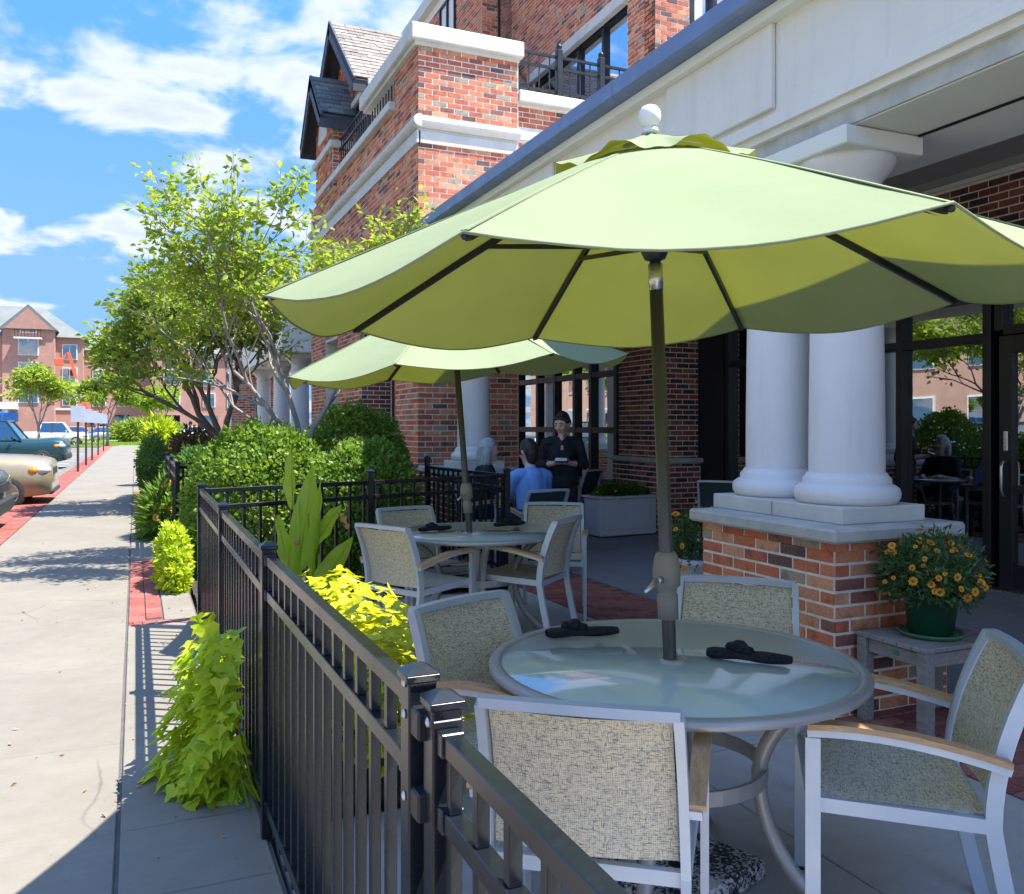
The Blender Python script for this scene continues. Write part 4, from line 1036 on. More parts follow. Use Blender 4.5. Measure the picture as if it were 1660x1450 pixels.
# ------------------------------------------------------------------ trees and plants
def grow_tree(name, label, base, trunk_top, r0, stems, depth, L0, leaf_m, bark_m, leaf_size, per_twig, spread, seed, bounds=None, up=.25, shrink=.74, droop=0.0, group=None, kids=3):
    rd = random.Random(seed); t = thing(name, label, 'tree', base, 0, group); b0 = Vector(base)
    tr = MB(); tr.tube([(0, 0, -.1), Vector((.02, .01, trunk_top*.4)), Vector((0, 0, trunk_top))], [r0*1.25, r0*1.02, r0*.95], 9)
    twigs = []
    def rec(p, d, L, r, k):
        n = 3; pts = [p]; q = p; dd = d
        for i in range(n):
            dd = (dd+Vector((rd.gauss(0, .16), rd.gauss(0, .16), rd.gauss(0, .10)+up*.12-droop*.1))).normalized(); q = q+dd*L/n; pts.append(q)
        if bounds and k < depth:
            c, rad = bounds; e = q-Vector(c); s_ = (e.x/rad[0])**2+(e.y/rad[1])**2+(e.z/rad[2])**2
            if s_ > 1.15: twigs.append((pts, dd, r)); tr.tube(pts, [r, r*.8, r*.6, r*.4], 4, cap=False); return
        tr.tube(pts, [r, r*.88, r*.76, r*.64], 7 if r > .02 else 4, cap=False)
        if k == 0: twigs.append((pts, dd, r)); return
        if k <= 2: twigs.append((pts[1:], dd, r))
        for i in range(kids if k > 1 else kids+1):
            a = rd.uniform(0, 6.28); s1 = spread*rd.uniform(.6, 1.2)
            o = dd.orthogonal().normalized(); o.rotate(Matrix.Rotation(a, 3, dd))
            nd = (dd*math.cos(s1)+o*math.sin(s1)+Vector((0, 0, up*.35))).normalized()
            rec(q if i < 2 else pts[2], nd, L*shrink*rd.uniform(.8, 1.15), r*.60, k-1)
    for p, d, L, r in stems: rec(Vector(p), Vector(d).normalized(), L, r, depth)
    tr.build('trunk', bark_m, t)
    C, D, S = [], [], []
    for pts, dd, r in twigs:
        for _ in range(per_twig):
            i = rd.randrange(1, len(pts)); p = pts[i-1].lerp(pts[i], rd.random())
            dv = Vector((rd.gauss(0, 1), rd.gauss(0, 1), rd.gauss(0, .6)))
            C.append(p+dv*leaf_size*.55); D.append(dv+dd*.5-Vector((0, 0, .35))); S.append(leaf_size*rd.uniform(.6, 1.25))
    leaf_cloud('crown', np.array([tuple(c) for c in C]), np.array([tuple(c) for c in D]), np.array(S), leaf_m, t, asp=.55, seed=seed)
    return t, len(C)
_, nA = grow_tree('young_tree', 'slim grey multi stemmed tree with sparse yellow green leaves beside the round shrubs', (1.66, 9.62, 0), 1.22, .058,
    [((0, 0, 1.2), (-.42, .14, .75), .95, .034), ((.01, 0, 1.22), (.02, -.02, 1), .95, .034), ((.02, 0, 1.2), (.60, -.24, .80), .85, .036), ((-.02, .02, 1.15), (-.9, .35, .8), .9, .022)],
    5, .95, M['leaf_tree'], M['bark'], .085, 7, .52, 11, ((-.15, .1, 3.3), (1.55, 1.2, 1.7)), up=.22, shrink=.77)
_, nB = grow_tree('street_tree', 'fuller dark trunked tree overhanging the walk beyond the young tree', (1.45, 16.7, 0), 1.25, .11,
    [((0, 0, 1.2), (-.7, .2, .85), 1.0, .07), ((0, 0, 1.25), (-.15, -.1, 1), 1.0, .06), ((0, 0, 1.2), (.45, -.2, .9), .9, .06), ((0, 0, 1.2), (-1, 0, .55), .95, .05)],
    5, 1.2, M['leaf_tree2'], M['bark_dark'], .12, 9, .55, 4, ((-.35, 0, 3.25), (1.65, 1.6, 1.75)), up=.2, shrink=.78)
print('leaves', nA, nB)
FT = [((-5.6, 62, 0), 'pale green young tree beside the far parked cars', .17, 21), ((-1.9, 70, 0), 'small darker green tree at the end of the parking row', .17, 22), ((1.9, 84, 0), 'yellow green tree on the far lawn', .18, 23)]
protos = []
for i, (b, lb, ls, sd) in enumerate(FT):
    o, n = grow_tree('small_tree', lb, b, 1.5, .09, [((0, 0, 1.4), (.3, .2, 1), 1.4, .06), ((0, 0, 1.4), (-.4, .1, .9), 1.4, .06), ((0, 0, 1.5), (.1, -.4, .9), 1.3, .05)], 4, 1.4,
              M['leaf_tree'] if i != 1 else M['leaf_tree2'], M['bark'], .30, 11, .6, sd, ((0, 0, 3.4), (1.7, 1.7, 2.0)), up=.25, group='small trees beyond the walk')
    protos.append(o)
# trees across the parking lot, seen only as reflections in the storefront glass
lots = [(-10, 9, 'first tree across the parking lot mirrored in the storefront'), (-11, 15.5, 'second tree across the parking lot mirrored in the storefront'), (-9.5, 23, 'third tree across the parking lot mirrored in the storefront'), (-11, 33, 'fourth tree across the parking lot mirrored in the storefront'), (-10.5, 45, 'fifth tree across the parking lot mirrored in the storefront')]
for i, (x, y_, lb) in enumerate(lots):
    c = copy_tree(protos[i % 3]); c.location = (x, y_, -.12); c.rotation_euler = (0, 0, i*1.3); c.scale = (1.5, 1.5, 1.35); c['label'] = lb; c['group'] = 'trees across the parking lot'

def shrub(name, label, base, blobs, n, size, m, seed, asp=.6, inner=.45, group=None, rough=.12, cat='shrub'):
    t = thing(name, label, cat, base, 0, group); r = np.random.default_rng(seed)
    A, Bv = [], []
    for (c, rad), k in zip(blobs, n):
        P, V = shell_pts(k, (0, 0, 0), (1, 1, 1), seed+k, inner, -.75)
        f = np.array([1+rough*2*mnoise.noise(Vector(v)*3.1+Vector((seed, 0, 0)))+rough*mnoise.noise(Vector(v)*8) for v in V])[:, None]
        P = P*f*np.array(rad)+np.array(c); keep = P[:, 2] > .015; A.append(P[keep]); Bv.append(V[keep])
    P = np.concatenate(A); V = np.concatenate(Bv)
    leaf_cloud('foliage', P, V+r.normal(size=V.shape)*.75, r.uniform(.65, 1.3, len(P))*size, m, t, asp=asp, seed=seed)
    mb = MB(); rd = random.Random(seed)
    for (c, rad), k in zip(blobs, n):
        for _ in range(14):
            a = rd.uniform(0, 6.28); q = rd.uniform(.2, .75); e = Vector((c[0]+math.cos(a)*rad[0]*q, c[1]+math.sin(a)*rad[1]*q, c[2]+rad[2]*rd.uniform(.0, .7)))
            mb.tube([(c[0], c[1], 0), Vector((c[0], c[1], 0)).lerp(e, .5)+Vector((0, 0, .05)), e], [.012, .009, .004], 5)
    mb.build('stems', M['bark_dark'], t); return t
shrub('round_shrub', 'large clipped yellow green shrub left of the young tree behind the fence', (1.18, 9.25, 0), [((0, 0, .60), (.78, .66, .92))], [19000], .048, M['leaf_bush'], 31, asp=.8, rough=.06, inner=.7, group='round clipped shrubs')
shrub('round_shrub', 'round clipped shrub right of the young tree behind the fence', (2.13, 8.75, 0), [((0, 0, .56), (.60, .58, .80))], [15000], .046, M['leaf_bush'], 32, asp=.8, rough=.06, inner=.7, group='round clipped shrubs')
shrub('round_shrub', 'taller round shrub at the back against the brick tower', (2.35, 10.25, 0), [((0, 0, .80), (.76, .55, .95))], [15000], .048, M['leaf_bush'], 33, asp=.8, rough=.06, inner=.7, group='round clipped shrubs')
shrub('low_shrub', 'low bright lime green shrub spilling onto the walk beyond the corner post', (.30, 8.72, 0), [((.02, 0, .24), (.15, .42, .34)), ((.03, -.28, .15), (.12, .22, .22))], [3200, 1200], .05, M['leaf_vine'], 34)
shrub('box_hedge', 'upright dark green hedge shrub at the edge of the walk', (.33, 19.2, 0), [((0, 0, .62), (.30, 1.3, .68))], [5200], .075, M['leaf_hedge'], 35)
shrub('dark_shrub', 'dark green shrub behind the distant fence under the street tree', (.98, 14.6, 0), [((0, 0, .55), (.6, .9, .62)), ((.9, .6, .55), (.7, .8, .6))], [4500, 4500], .09, M['leaf_hedge'], 36)
M['leaf_red'] = leaf_mat('leaf_reddish_shrub', [(0, (.10, .05, .03)), (.5, (.16, .09, .04)), (1, (.16, .15, .05))], .3)
shrub('reddish_shrub', 'reddish brown shrub beside the dark tree trunk', (1.05, 18.2, 0), [((0, 0, .8), (.5, .6, .65))], [3000], .10, M['leaf_red'], 37)
shrub('spiky_shrub', 'pale spiky plant at the end of the dark hedge', (.55, 23.5, 0), [((0, 0, .9), (.35, .35, .75))], [1400], .26, M['leaf_vine'], 38, asp=.16)
shrub('far_shrub', 'pale ornamental grass clump on the far lawn', (1.0, 90, 0), [((0, 0, .9), (3.2, 1.2, 1.2))], [2500], .55, M['leaf_tree'], 39, asp=.2)
lily = shrub('day_lilies', 'orange day lilies leaning through the distant fence', (.36, 12.6, 0), [((0, 0, .25), (.26, .6, .45))], [1500], .20, M['leaf_bush'], 40, asp=.14, cat='flowers')
flowers(lily, 26, (0, 0, .35), (.30, .65, .42), .05, 12, -.1)
lily2 = shrub('day_lilies', 'orange day lilies just behind the corner of the fence', (.82, 10.6, 0), [((0, 0, .3), (.25, .4, .45))], [1200], .18, M['leaf_bush'], 41, asp=.14, cat='flowers')
flowers(lily2, 16, (0, 0, .40), (.28, .42, .42), .05, 13, -.1)

# canna: big paddle leaves, each a part
def blade(name, parent, base, tip, width, bend, m, twist=0.0, cup=.25, n=12):
    b, tp = Vector(base), Vector(tip); d = tp-b; L = d.length; d.normalize()
    s_ = d.cross(Vector((.40, .92, .1))).normalized(); s_.rotate(Matrix.Rotation(twist, 3, d)); nn = s_.cross(d)
    mb = MB()
    def f(u, v):
        w = width*math.sin(math.pi*min(1, max(0, v))**.80)**.75*(1-.25*v) if 0 < v < 1 else 0.0
        x = (u-.5)*2; p = b+d*L*v+Vector(bend)*math.sin(math.pi*v*.5)**2
        wav = .012*math.sin(v*17+x*2)*abs(x)
        return p+s_*x*w*.5+nn*(cup*abs(x)*w*.5+wav)
    mb.grid(f, 8, n*2); o = mb.build(name, m, parent)
    if name == 'leaf': MB().tube([f(.5, k/12)+nn*-.002 for k in range(13)], [.005*(1-k/14) for k in range(13)], 5).build('midrib', M['leaf_vine'], o)
    return o
M['leaf_brown'] = mat('dried_leaf_edge', (.42, .24, .10), .8, var=.3, scale=12)
ca = thing('canna_plant', 'tall canna plant with broad lime leaves just inside the fence', 'plant', (1.14, 6.45, 0))
for (bx, tx, tz) in ((-.02, -.05, .95), (.02, .02, .85), (.05, .10, .55)):
    MB().tube([(bx, 0, 0), (bx+tx*.4, .01, tz*.5), (tx, 0, tz)], [.014, .012, .007], 7).build('stalk', M['leaf_canna'], ca)
R_ = Vector((.918, -.397, 0))
def cp(dx, z, dy=0): return R_*dx+Vector((0, 0, z))+Vector((.397, .918, 0))*dy
blade('leaf', ca, cp(-.05, .42), cp(.05, 1.20), 0.236, (0, 0, 0), M['leaf_canna'], .15, .30)
blade('leaf', ca, cp(.06, .38, -.03), cp(.10, 1.12, -.04), 0.139, (.02, -.02, 0), M['leaf_canna'], 1.0, .5)
blade('leaf', ca, cp(-.08, .30, -.05), cp(-.17, .92, -.08), 0.207, (-.02, -.04, -.06), M['leaf_canna'], -.4, .35)
blade('leaf', ca, cp(-.10, .88, .02), cp(-.10, 1.36, .03), 0.103, (-.01, 0, 0), M['leaf_canna'], .8, .8)
blade('leaf', ca, cp(.06, .26, -.05), cp(.36, .66, -.10), 0.181, (.01, 0, .04), M['leaf_canna'], .2, .3)
blade('leaf', ca, cp(.05, .62, .02), cp(.27, .82, .02), 0.139, (0, 0, .10), M['leaf_canna'], .5, .3)
blade('withered_leaf', ca, cp(.24, .86, .02), cp(.30, .72, .0), .06, (.02, 0, 0), M['leaf_brown'], .5, .5)
blade('leaf', ca, cp(-.14, .14, -.06), cp(-.06, .64, -.10), 0.194, (-.03, -.05, 0), M['leaf_canna'], -.2, .25)
blade('withered_leaf', ca, cp(-.05, .64, -.1), cp(-.01, .66, -.12), .05, (0, 0, .01), M['leaf_brown'], .2, .3)

# sweet potato vines: three-pointed leaves, the outer ones parts, the rest one mass
def vine_leaf(m):
    o = [(0, 0), (-.30, -.10), (-.52, .10), (-.36, .34), (-.20, .42), (0, 1.0), (.20, .42), (.36, .34), (.52, .10), (.30, -.10)]
    vs = [(x, y_, .22*abs(x)-.25*max(0, y_-.3)**2) for x, y_ in o]+[(0, .30, -.05)]
    mb = MB(); mb.add(vs, [(i, (i+1) % 10, 10) for i in range(10)]); return mb.mesh('leaf', m, fix=False)
def vine(name, label, base, fn, n_ind, n_stuff, m, size, seed):
    t = thing(name, label, 'plant', base, 0, 'chartreuse sweet potato vines'); rd = random.Random(seed); me = vine_leaf(m)
    arr = []
    for i in range(n_ind+n_stuff):
        p, nrm = fn(rd, 1.0 if i < n_ind else rd.uniform(.35, .95)); arr.append((Vector(p), Vector(nrm).normalized()))
    def M4(p, nrm, s_):
        d = (nrm*.6+Vector((rd.gauss(0, .45), rd.gauss(0, .45), -.55))).normalized()
        z = (nrm+Vector((0, 0, .7))+Vector((rd.gauss(0, .3), rd.gauss(0, .3), rd.gauss(0, .3)))).normalized()
        x = d.cross(z).normalized(); z = x.cross(d)
        return Matrix((x*s_, d*s_, z*s_)).transposed()
    for p, nrm in arr[:n_ind]:
        o = link('leaf', me, t); R = M4(p, nrm, 1.0); s_ = size*rd.choice((.5, .7, .9, 1.05, 1.3))*rd.uniform(.85, 1.15)
        o.location = p; o.rotation_euler = R.to_euler(); o.scale = (s_, s_, s_)
    mb = MB(); src = [Vector(v.co) for v in me.vertices]; fs = [list(q.vertices) for q in me.polygons]
    for p, nrm in arr[n_ind:]:
        R = M4(p, nrm, size*rd.uniform(.65, 1.2)); mb.add([R @ v+p for v in src], fs)
    if n_stuff: mb.build('leaves', m, t, fix=False, kind='stuff')
    st = MB()
    for k in range(22):
        p, nrm = fn(rd, .8); st.tube([(rd.uniform(-.05, .05), rd.uniform(-.3, .3), .02), Vector(p)*.5+Vector((0, 0, .08)), p], [.005, .004, .002], 5)
    st.build('stems', M['leaf_vine'], t); return t
def f_out(rd, k):
    z = .70*(1-math.sqrt(rd.random()*.98)) if rd.random() < .75 else rd.uniform(0, .72)
    z = max(.02, z); h = z/.90
    a = rd.uniform(-1.35, 1.35); k *= 1+.55*mnoise.noise(Vector((a*1.6, z*5.0, 3.3)))+.15*(rd.random()-.5); rx = (.23*(1-h)**.8+.07)*k; ry = (.31*(1-h)**.7+.10)*k
    return (-math.cos(a)*rx, math.sin(a)*ry+.16*(1-h)-.05, z*(.6+.4*k)), (-math.cos(a), math.sin(a), .5)
vine('potato_vine', 'bright lime vine tumbling outside the fence onto the pavement', (.40, 3.78, 0), f_out, 290, 700, M['leaf_vine'], .072, 51)
def f_in(rd, k):
    a = rd.uniform(0, 6.28); e = rd.random()**.6; b = rd.uniform(-.85, .95); c = math.cos(e*1.45)
    return (math.sin(a)*.40*math.sin(e*1.57)*k, math.cos(a)*.26*math.sin(e*1.57)*k+b, (.14+.60*c*k)*(1-.10*abs(b))), (math.sin(a)*.6, math.cos(a)*.6, 1)
vine('potato_vine', 'yellow vine mounded along the inside of the fence by the shaded chair', (1.0, 4.2, 0), f_in, 290, 1500, M['leaf_vine_y'], .085, 52)

# fallen leaves and grit on the walk, too small to count
n = 150; C = np.c_[RNG.uniform(-1.4, .42, n), RNG.uniform(2.6, 13, n), np.full(n, .006)]; C[:90, 0] = RNG.uniform(-.05, .42, 90)
D = RNG.normal(size=(n, 3)); D[:, 2] = RNG.uniform(.0, .15, n)
o = leaf_cloud('leaf_litter', C, D, RNG.uniform(.012, .035, n), M['leaf_brown'], None, asp=.5, fold=.3, kind='stuff', seed=77)
tag(o, 'small dry fallen leaves scattered along the walk beside the fence', 'leaf litter')
# ------------------------------------------------------------------ people: one fused body mesh each, hair as a child
def skin(name, col):
    t = NT(name); n = t.noise(t.coords(), 20, 3); c = t.mix(t.maprange(n, .3, .7), c4(col, .9), c4(col, 1.08))
    return t.done(t.pbr(c, .5, 0, None, .4, Subsurface_Weight=.08))
M['skin'] = skin('skin_light', (.66, .42, .33)); M['lips'] = skin('lips', (.42, .16, .14))
M['black_cloth'] = mat('black_cloth', (.010, .011, .016), .85, var=.4, scale=8, bump=.5, bscale=40, world=False)
M['blue_cloth'] = mat('blue_tshirt', (.17, .37, .78), .85, var=.12, scale=6, bump=.4, bscale=35, world=False)
M['denim'] = mat('dark_denim', (.03, .04, .07), .85, var=.2, scale=8, world=False)
M['hair_grey'] = mat('grey_hair', (.40, .41, .42), .55, var=.35, scale=30, bump=.8, bscale=120, world=False)
M['hair_dark'] = mat('dark_hair', (.022, .016, .012), .5, var=.4, scale=30, bump=.8, bscale=120, world=False)
M['shoe'] = mat('dark_shoe', (.02, .02, .02), .6)
M['eye'] = mat('eye_dark', (.02, .015, .012), .2)
def capsule(mb, a, b, ra, rb, n=12, sx=1.0, side=None):
    a, b = Vector(a), Vector(b); d = (b-a); L = d.length
    if L < 1e-5: mb.ball(a, ra, n); return
    pts, rr = [], []
    for k in range(5): th = -math.pi/2+math.pi/2*k/4; pts.append(a+d/L*ra*math.sin(th)); rr.append(max(.001, ra*math.cos(th)))
    for k in range(1, 5): pts.append(a+d*k/5); rr.append(ra+(rb-ra)*k/5)
    for k in range(5): th = math.pi/2*k/4; pts.append(b+d/L*rb*math.sin(th)); rr.append(max(.001, rb*math.cos(th)))
    mb.tube(pts, rr, n)
def fuse(name, bones, voxel, mats, parent, extra=None, smooth=3):
    """bones: (a, b, ra, rb, material index); fused by voxel remesh, faces coloured by nearest bone"""
    mb = MB()
    for a, b, ra, rb, mi in bones: capsule(mb, a, b, ra, rb)
    tmp = mb.build('tmp_body', mats)
    tmp.data.remesh_voxel_size = voxel
    md = tmp.modifiers.new('r', 'REMESH'); md.mode = 'VOXEL'; md.voxel_size = voxel; md.use_smooth_shade = True
    sm = tmp.modifiers.new('s', 'SMOOTH'); sm.factor = .5; sm.iterations = smooth
    dg = bpy.context.evaluated_depsgraph_get(); me = bpy.data.meshes.new_from_object(tmp.evaluated_get(dg)); me.name = name
    bpy.data.objects.remove(tmp)
    me.materials.clear()
    for m in mats: me.materials.append(m)
    n = len(me.polygons); C = np.zeros(n*3); me.polygons.foreach_get('center', C); C = C.reshape(-1, 3)
    best = np.full(n, 1e9); idx = np.zeros(n, np.int32)
    for a, b, ra, rb, mi in bones:
        a, b = np.array(a, float), np.array(b, float); d = b-a; L2 = max(1e-9, d @ d); t = np.clip(((C-a) @ d)/L2, 0, 1)
        dist = np.linalg.norm(C-(a+t[:, None]*d), axis=1)-(ra+(rb-ra)*t); m_ = dist < best; best[m_] = dist[m_]; idx[m_] = mi
    me.polygons.foreach_set('material_index', idx); me.polygons.foreach_set('use_smooth', np.ones(n, bool)); me.update()
    return link(name, me, parent)
def head_bones(c, f, up=(0, 0, 1), s=1.0, mi=0):
    """c head centre, f facing"""
    c, f, u = Vector(c), Vector(f).normalized(), Vector(up); r = f.cross(u).normalized(); u = r.cross(f).normalized()
    P = lambda x, y, z: c+(r*x+f*y+u*z)*s
    return [(P(0, -.015, .03), P(0, .015, .03), .088*s, .085*s, mi), (P(0, .02, -.03), P(0, .035, -.065), .070*s, .050*s, mi), (P(0, .055, -.095), P(0, .060, -.09), .030*s, .03*s, mi),
            (P(0, .085, .025), P(0, .112, -.015), .010*s, .016*s, mi), (P(-.012, .096, -.018), P(.012, .096, -.018), .011*s, .011*s, mi),
            (P(-.085, -.005, .0), P(-.090, -.012, .03), .014*s, .02*s, mi), (P(.085, -.005, .0), P(.090, -.012, .03), .014*s, .02*s, mi),
            (P(-.045, .070, -.01), P(-.03, .078, -.02), .022*s, .02*s, mi), (P(.045, .070, -.01), P(.03, .078, -.02), .022*s, .02*s, mi),
            (P(-.04, .082, .048), P(.04, .082, .048), .014*s, .014*s, mi), (P(0, -.02, -.10), P(0, -.035, -.20), .05*s, .058*s, mi)], P
def face_bits(t, P, s):
    for x in (-.033, .033): MB().ball(P(x, .088, .022), .010*s, 8).build('eye', M['eye'], t)
    MB().tube([P(-.024, .090, -.056), P(0, .098, -.058), P(.024, .090, -.056)], [.004*s, .007*s, .004*s], 6).build('mouth', M['lips'], t)
    for x in (-1, 1): MB().tube([P(x*.018, .100, .052), P(x*.036, .098, .058), P(x*.054, .086, .050)], [.005*s, .005*s, .003*s], 5).build('eyebrow', M['hair_dark'], t)
def hand_bones(w, d, n, mi, curl=.6, s=1.0, right=1):
    """wrist w, direction d, palm normal n (fingers curl towards n)"""
    w, d, n = Vector(w), Vector(d).normalized(), Vector(n).normalized(); sd = d.cross(n).normalized()*right; out = []
    k = w+d*.085*s
    for x in (-.025, -.008, .010, .027): out.append((w+sd*x*.6*s, k+sd*x*s, .018*s, .0135*s, mi))
    for x, L in ((-.030, .060), (-.010, .076), (.010, .080), (.030, .072)):
        a = k+sd*x*s; b = a+(d*math.cos(curl)+n*math.sin(curl))*L*.5*s; c = b+(d*math.cos(curl*2)+n*math.sin(curl*2))*L*.45*s
        out += [(a, b, .0092*s, .0088*s, mi), (b, c, .0088*s, .0078*s, mi)]
    a = w+sd*.028*s+d*.02*s; b = a+(sd*.7+d*.6+n*.3).normalized()*.045*s; c = b+(d*.8+n*.5).normalized()*.034*s
    return out+[(a, b, .014*s, .011*s, mi), (b, c, .0105*s, .009*s, mi)]

# --- the server, standing, writing pad in both hands, head bowed and turned to the guests
pv = thing('person', 'standing server in a black v neck and trousers holding a small pad', 'person', (4.55, 9.05, 0), math.radians(-27))
# local: faces -y
S, K = 0, 1
hb, P = head_bones((0, -.03, 1.50), (-.42, -.86, -.28), s=.98, mi=S)
bones = hb+[((0, -.070, 1.335), (0, -.128, 1.235), .042, .018, S), ((-.03, -.04, 1.34), (.03, -.04, 1.34), .042, .042, S), ((0, .0, 1.36), (0, .005, 1.30), .052, .058, S), ((-.13, .01, 1.30), (.13, .01, 1.30), .078, .078, K), ((0, 0, 1.26), (0, 0, 1.02), .135, .125, K), ((-.07, 0, 1.22), (-.055, 0, 1.0), .105, .105, K), ((.07, 0, 1.22), (.055, 0, 1.0), .105, .105, K),
    ((-.05, -.07, 1.17), (-.06, -.075, 1.15), .07, .07, K), ((.05, -.07, 1.17), (.06, -.075, 1.15), .07, .07, K),
    ((-.06, .01, .98), (.06, .01, .98), .125, .125, K), ((-.07, .02, .86), (.07, .02, .86), .13, .13, K)]
for s in (-1, 1):
    sh = (s*.185, .01, 1.29); el = (s*.262, .045, 1.035); wr = (s*.085, -.235, 1.07)
    bones += [(sh, el, .068, .055, K), (el, tuple(Vector(el).lerp(Vector(wr), .55)), .054, .046, K), (tuple(Vector(el).lerp(Vector(wr), .5)), wr, .038, .028, S)]
    bones += hand_bones(wr, (-s*.75, -.55, .08), (-s*.3, .25, .9), S, .75, .95, right=-s)
    hp = (s*.085, .02, .86); kn = (s*.10, -.005, .47); an = (s*.10, .03, .09)
    bones += [(hp, kn, .098, .075, K), (kn, an, .072, .062, K), ((s*.10, .03, .05), (s*.115, -.13, .035), .045, .035, 2)]
fuse('body', bones, .011, [M['skin'], M['black_cloth'], M['shoe']], pv)
face_bits(pv, P, .98)
hair = [(P(0, -.045, .06), P(0, -.038, .085), .088, .082, 0), (P(-.05, -.04, .03), P(-.06, .01, .06), .055, .045, 0), (P(.05, -.04, .03), P(.06, .01, .06), .055, .045, 0), (P(0, -.09, .02), P(0, -.105, .05), .055, .05, 0), (P(-.04, .05, .098), P(.04, .05, .098), .028, .028, 0)]
fuse('hair', hair, .011, [M['hair_dark']], pv)
pad = thing('order_pad', 'small white order pad in the hands of the server', 'pad', (4.55, 9.05, 0), math.radians(-27))
MB().bev((0.0, -.315, 1.105), (.15, .09, .016), .004, Matrix.Rotation(.35, 3, 'X')).build('cover', M['black_metal'], pad)
M['paper'] = mat('paper', (.8, .8, .78), .8)
MB().bev((-.01, -.318, 1.117), (.13, .078, .006), .001, Matrix.Rotation(.35, 3, 'X')).build('sheets', M['paper'], pad)

def seated(t, shirt, pants, hair_fn, lean=.06, head_f=(0, 1, 0), arms='table', voxel=.012, sleeve=.35):
    """faces local +y, seat height .46"""
    hb, P = head_bones((0, .02+lean, 1.20), head_f, s=.98, mi=0)
    bn = hb+[((0, .01+lean*.8, 1.08), (0, .0+lean*.7, 1.00), .052, .058, 0), ((-.14, lean*.6, .98), (.14, lean*.6, .98), .078, .078, 1), ((0, lean*.5, .95), (0, 0, .62), .13, .135, 1), ((-.075, lean*.5, .92), (-.06, 0, .62), .105, .115, 1), ((.075, lean*.5, .92), (.06, 0, .62), .105, .115, 1), ((-.08, 0, .56), (.08, 0, .56), .125, .125, 2)]
    for s in (-1, 1):
        sh = Vector((s*.19, lean*.6, .965)); el = Vector((s*.26, .10+lean, .70)); wr = Vector((s*.12, .33+lean, .77)); m_ = sh.lerp(el, sleeve+.4)
        bn += [(sh, m_, .072, .064, 1), (m_, el, .046, .044, 0), (el, wr, .043, .028, 0)]
        bn += hand_bones(wr, (-s*.5, .85, -.02), (0, 0, -1), 0, .35, .95, right=-s)
        hp = (s*.09, .02, .54); kn = (s*.12, .42, .53); an = (s*.12, .40, .09)
        bn += [(hp, kn, .095, .07, 2), (kn, an, .066, .05, 2), ((s*.12, .40, .045), (s*.125, .54, .035), .045, .036, 3)]
    fuse('body', bn, voxel, [M['skin'], shirt, pants, M['shoe']], t); face_bits(t, P, .98); hair_fn(P)
# --- guest in the blue t-shirt, seen from behind
g1 = thing('person', 'seated guest in a bright blue t shirt seen from behind, dark hair', 'person', (3.78, 8.20, .0), math.radians(8))
seated(g1, M['blue_cloth'], M['denim'], lambda P: fuse('hair', [(P(0, -.03, .05), P(0, -.01, .08), .096, .092, 0), (P(0, -.06, .0), P(0, -.055, -.06), .075, .06, 0), (P(-.05, -.01, .05), P(-.06, .02, .03), .05, .045, 0), (P(.05, -.01, .05), P(.06, .02, .03), .05, .045, 0)], .011, [M['hair_dark']], g1), head_f=(-.15, 1, -.1))
# --- grey haired guest facing right
g2_ = thing('person', 'seated grey haired guest in black facing right behind the fence post', 'person', (3.62, 9.22, 0), math.radians(-105))
seated(g2_, M['black_cloth'], M['denim'], lambda P: fuse('hair', [(P(0, -.035, .05), P(0, -.01, .075), .100, .095, 0), (P(-.06, -.05, .0), P(-.07, -.06, -.12), .06, .05, 0), (P(.06, -.05, .0), P(.07, -.06, -.12), .06, .05, 0), (P(0, -.08, .0), P(0, -.10, -.13), .07, .06, 0), (P(-.06, .02, .05), P(-.082, .0, -.06), .04, .03, 0), (P(.06, -.01, .05), P(.078, -.03, -.04), .036, .03, 0)], .011, [M['hair_grey']], g2_), head_f=(-.1, 1, .08))
T3 = copy_tree(T1); T3.location = (4.30, 9.30, 0); T3.location = (4.02, 8.98, 0); T3.scale = (.62, .62, 1); T3['label'] = 'small round glass table between the two seated guests'
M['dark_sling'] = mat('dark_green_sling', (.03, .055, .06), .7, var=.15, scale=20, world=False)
def dark_chair(cx, cy, fx, fy, label):
    o = chair(cx, cy, fx, fy, label); o['group'] = 'dark green sling chairs under the arcade'
    for ch in o.children:
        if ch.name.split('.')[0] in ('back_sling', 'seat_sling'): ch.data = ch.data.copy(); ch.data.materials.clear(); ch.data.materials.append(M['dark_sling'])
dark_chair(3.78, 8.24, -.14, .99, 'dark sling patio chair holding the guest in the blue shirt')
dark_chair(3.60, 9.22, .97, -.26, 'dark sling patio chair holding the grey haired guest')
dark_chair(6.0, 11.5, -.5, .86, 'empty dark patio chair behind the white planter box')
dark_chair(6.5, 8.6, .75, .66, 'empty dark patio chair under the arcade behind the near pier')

# --- white planter box with flowers at the back pier
pl = thing('planter_box', 'white planter box with low flowers in front of the back brick pier', 'planter', (6.1, 10.35, 0), math.radians(4))
M['planter_white'] = mat('planter_white_paint', (.62, .64, .68), .55, var=.06, scale=3, bump=.05)
MB().bev((0, 0, .27), (.92, .42, .50), .01).build('box', M['planter_white'], pl)
MB().bev((0, 0, .535), (.98, .48, .03), .006).build('rim', M['planter_white'], pl)
MB().bev((0, -.213, .27), (.74, .012, .34), .004).build('panel', M['planter_white'], pl)
MB().bev((-.464, 0, .27), (.012, .30, .34), .004).build('panel', M['planter_white'], pl)
C, D = shell_pts(1500, (0, 0, .56), (.44, .18, .13), 61, .4, 0); leaf_cloud('foliage', C, D+np.random.default_rng(5).normal(size=D.shape)*.6, np.random.default_rng(6).uniform(.04, .08, len(C)), M['leaf_hedge'], pl)
flowers(pl, 18, (0, 0, .57), (.44, .18, .14), .022, 62, 0)
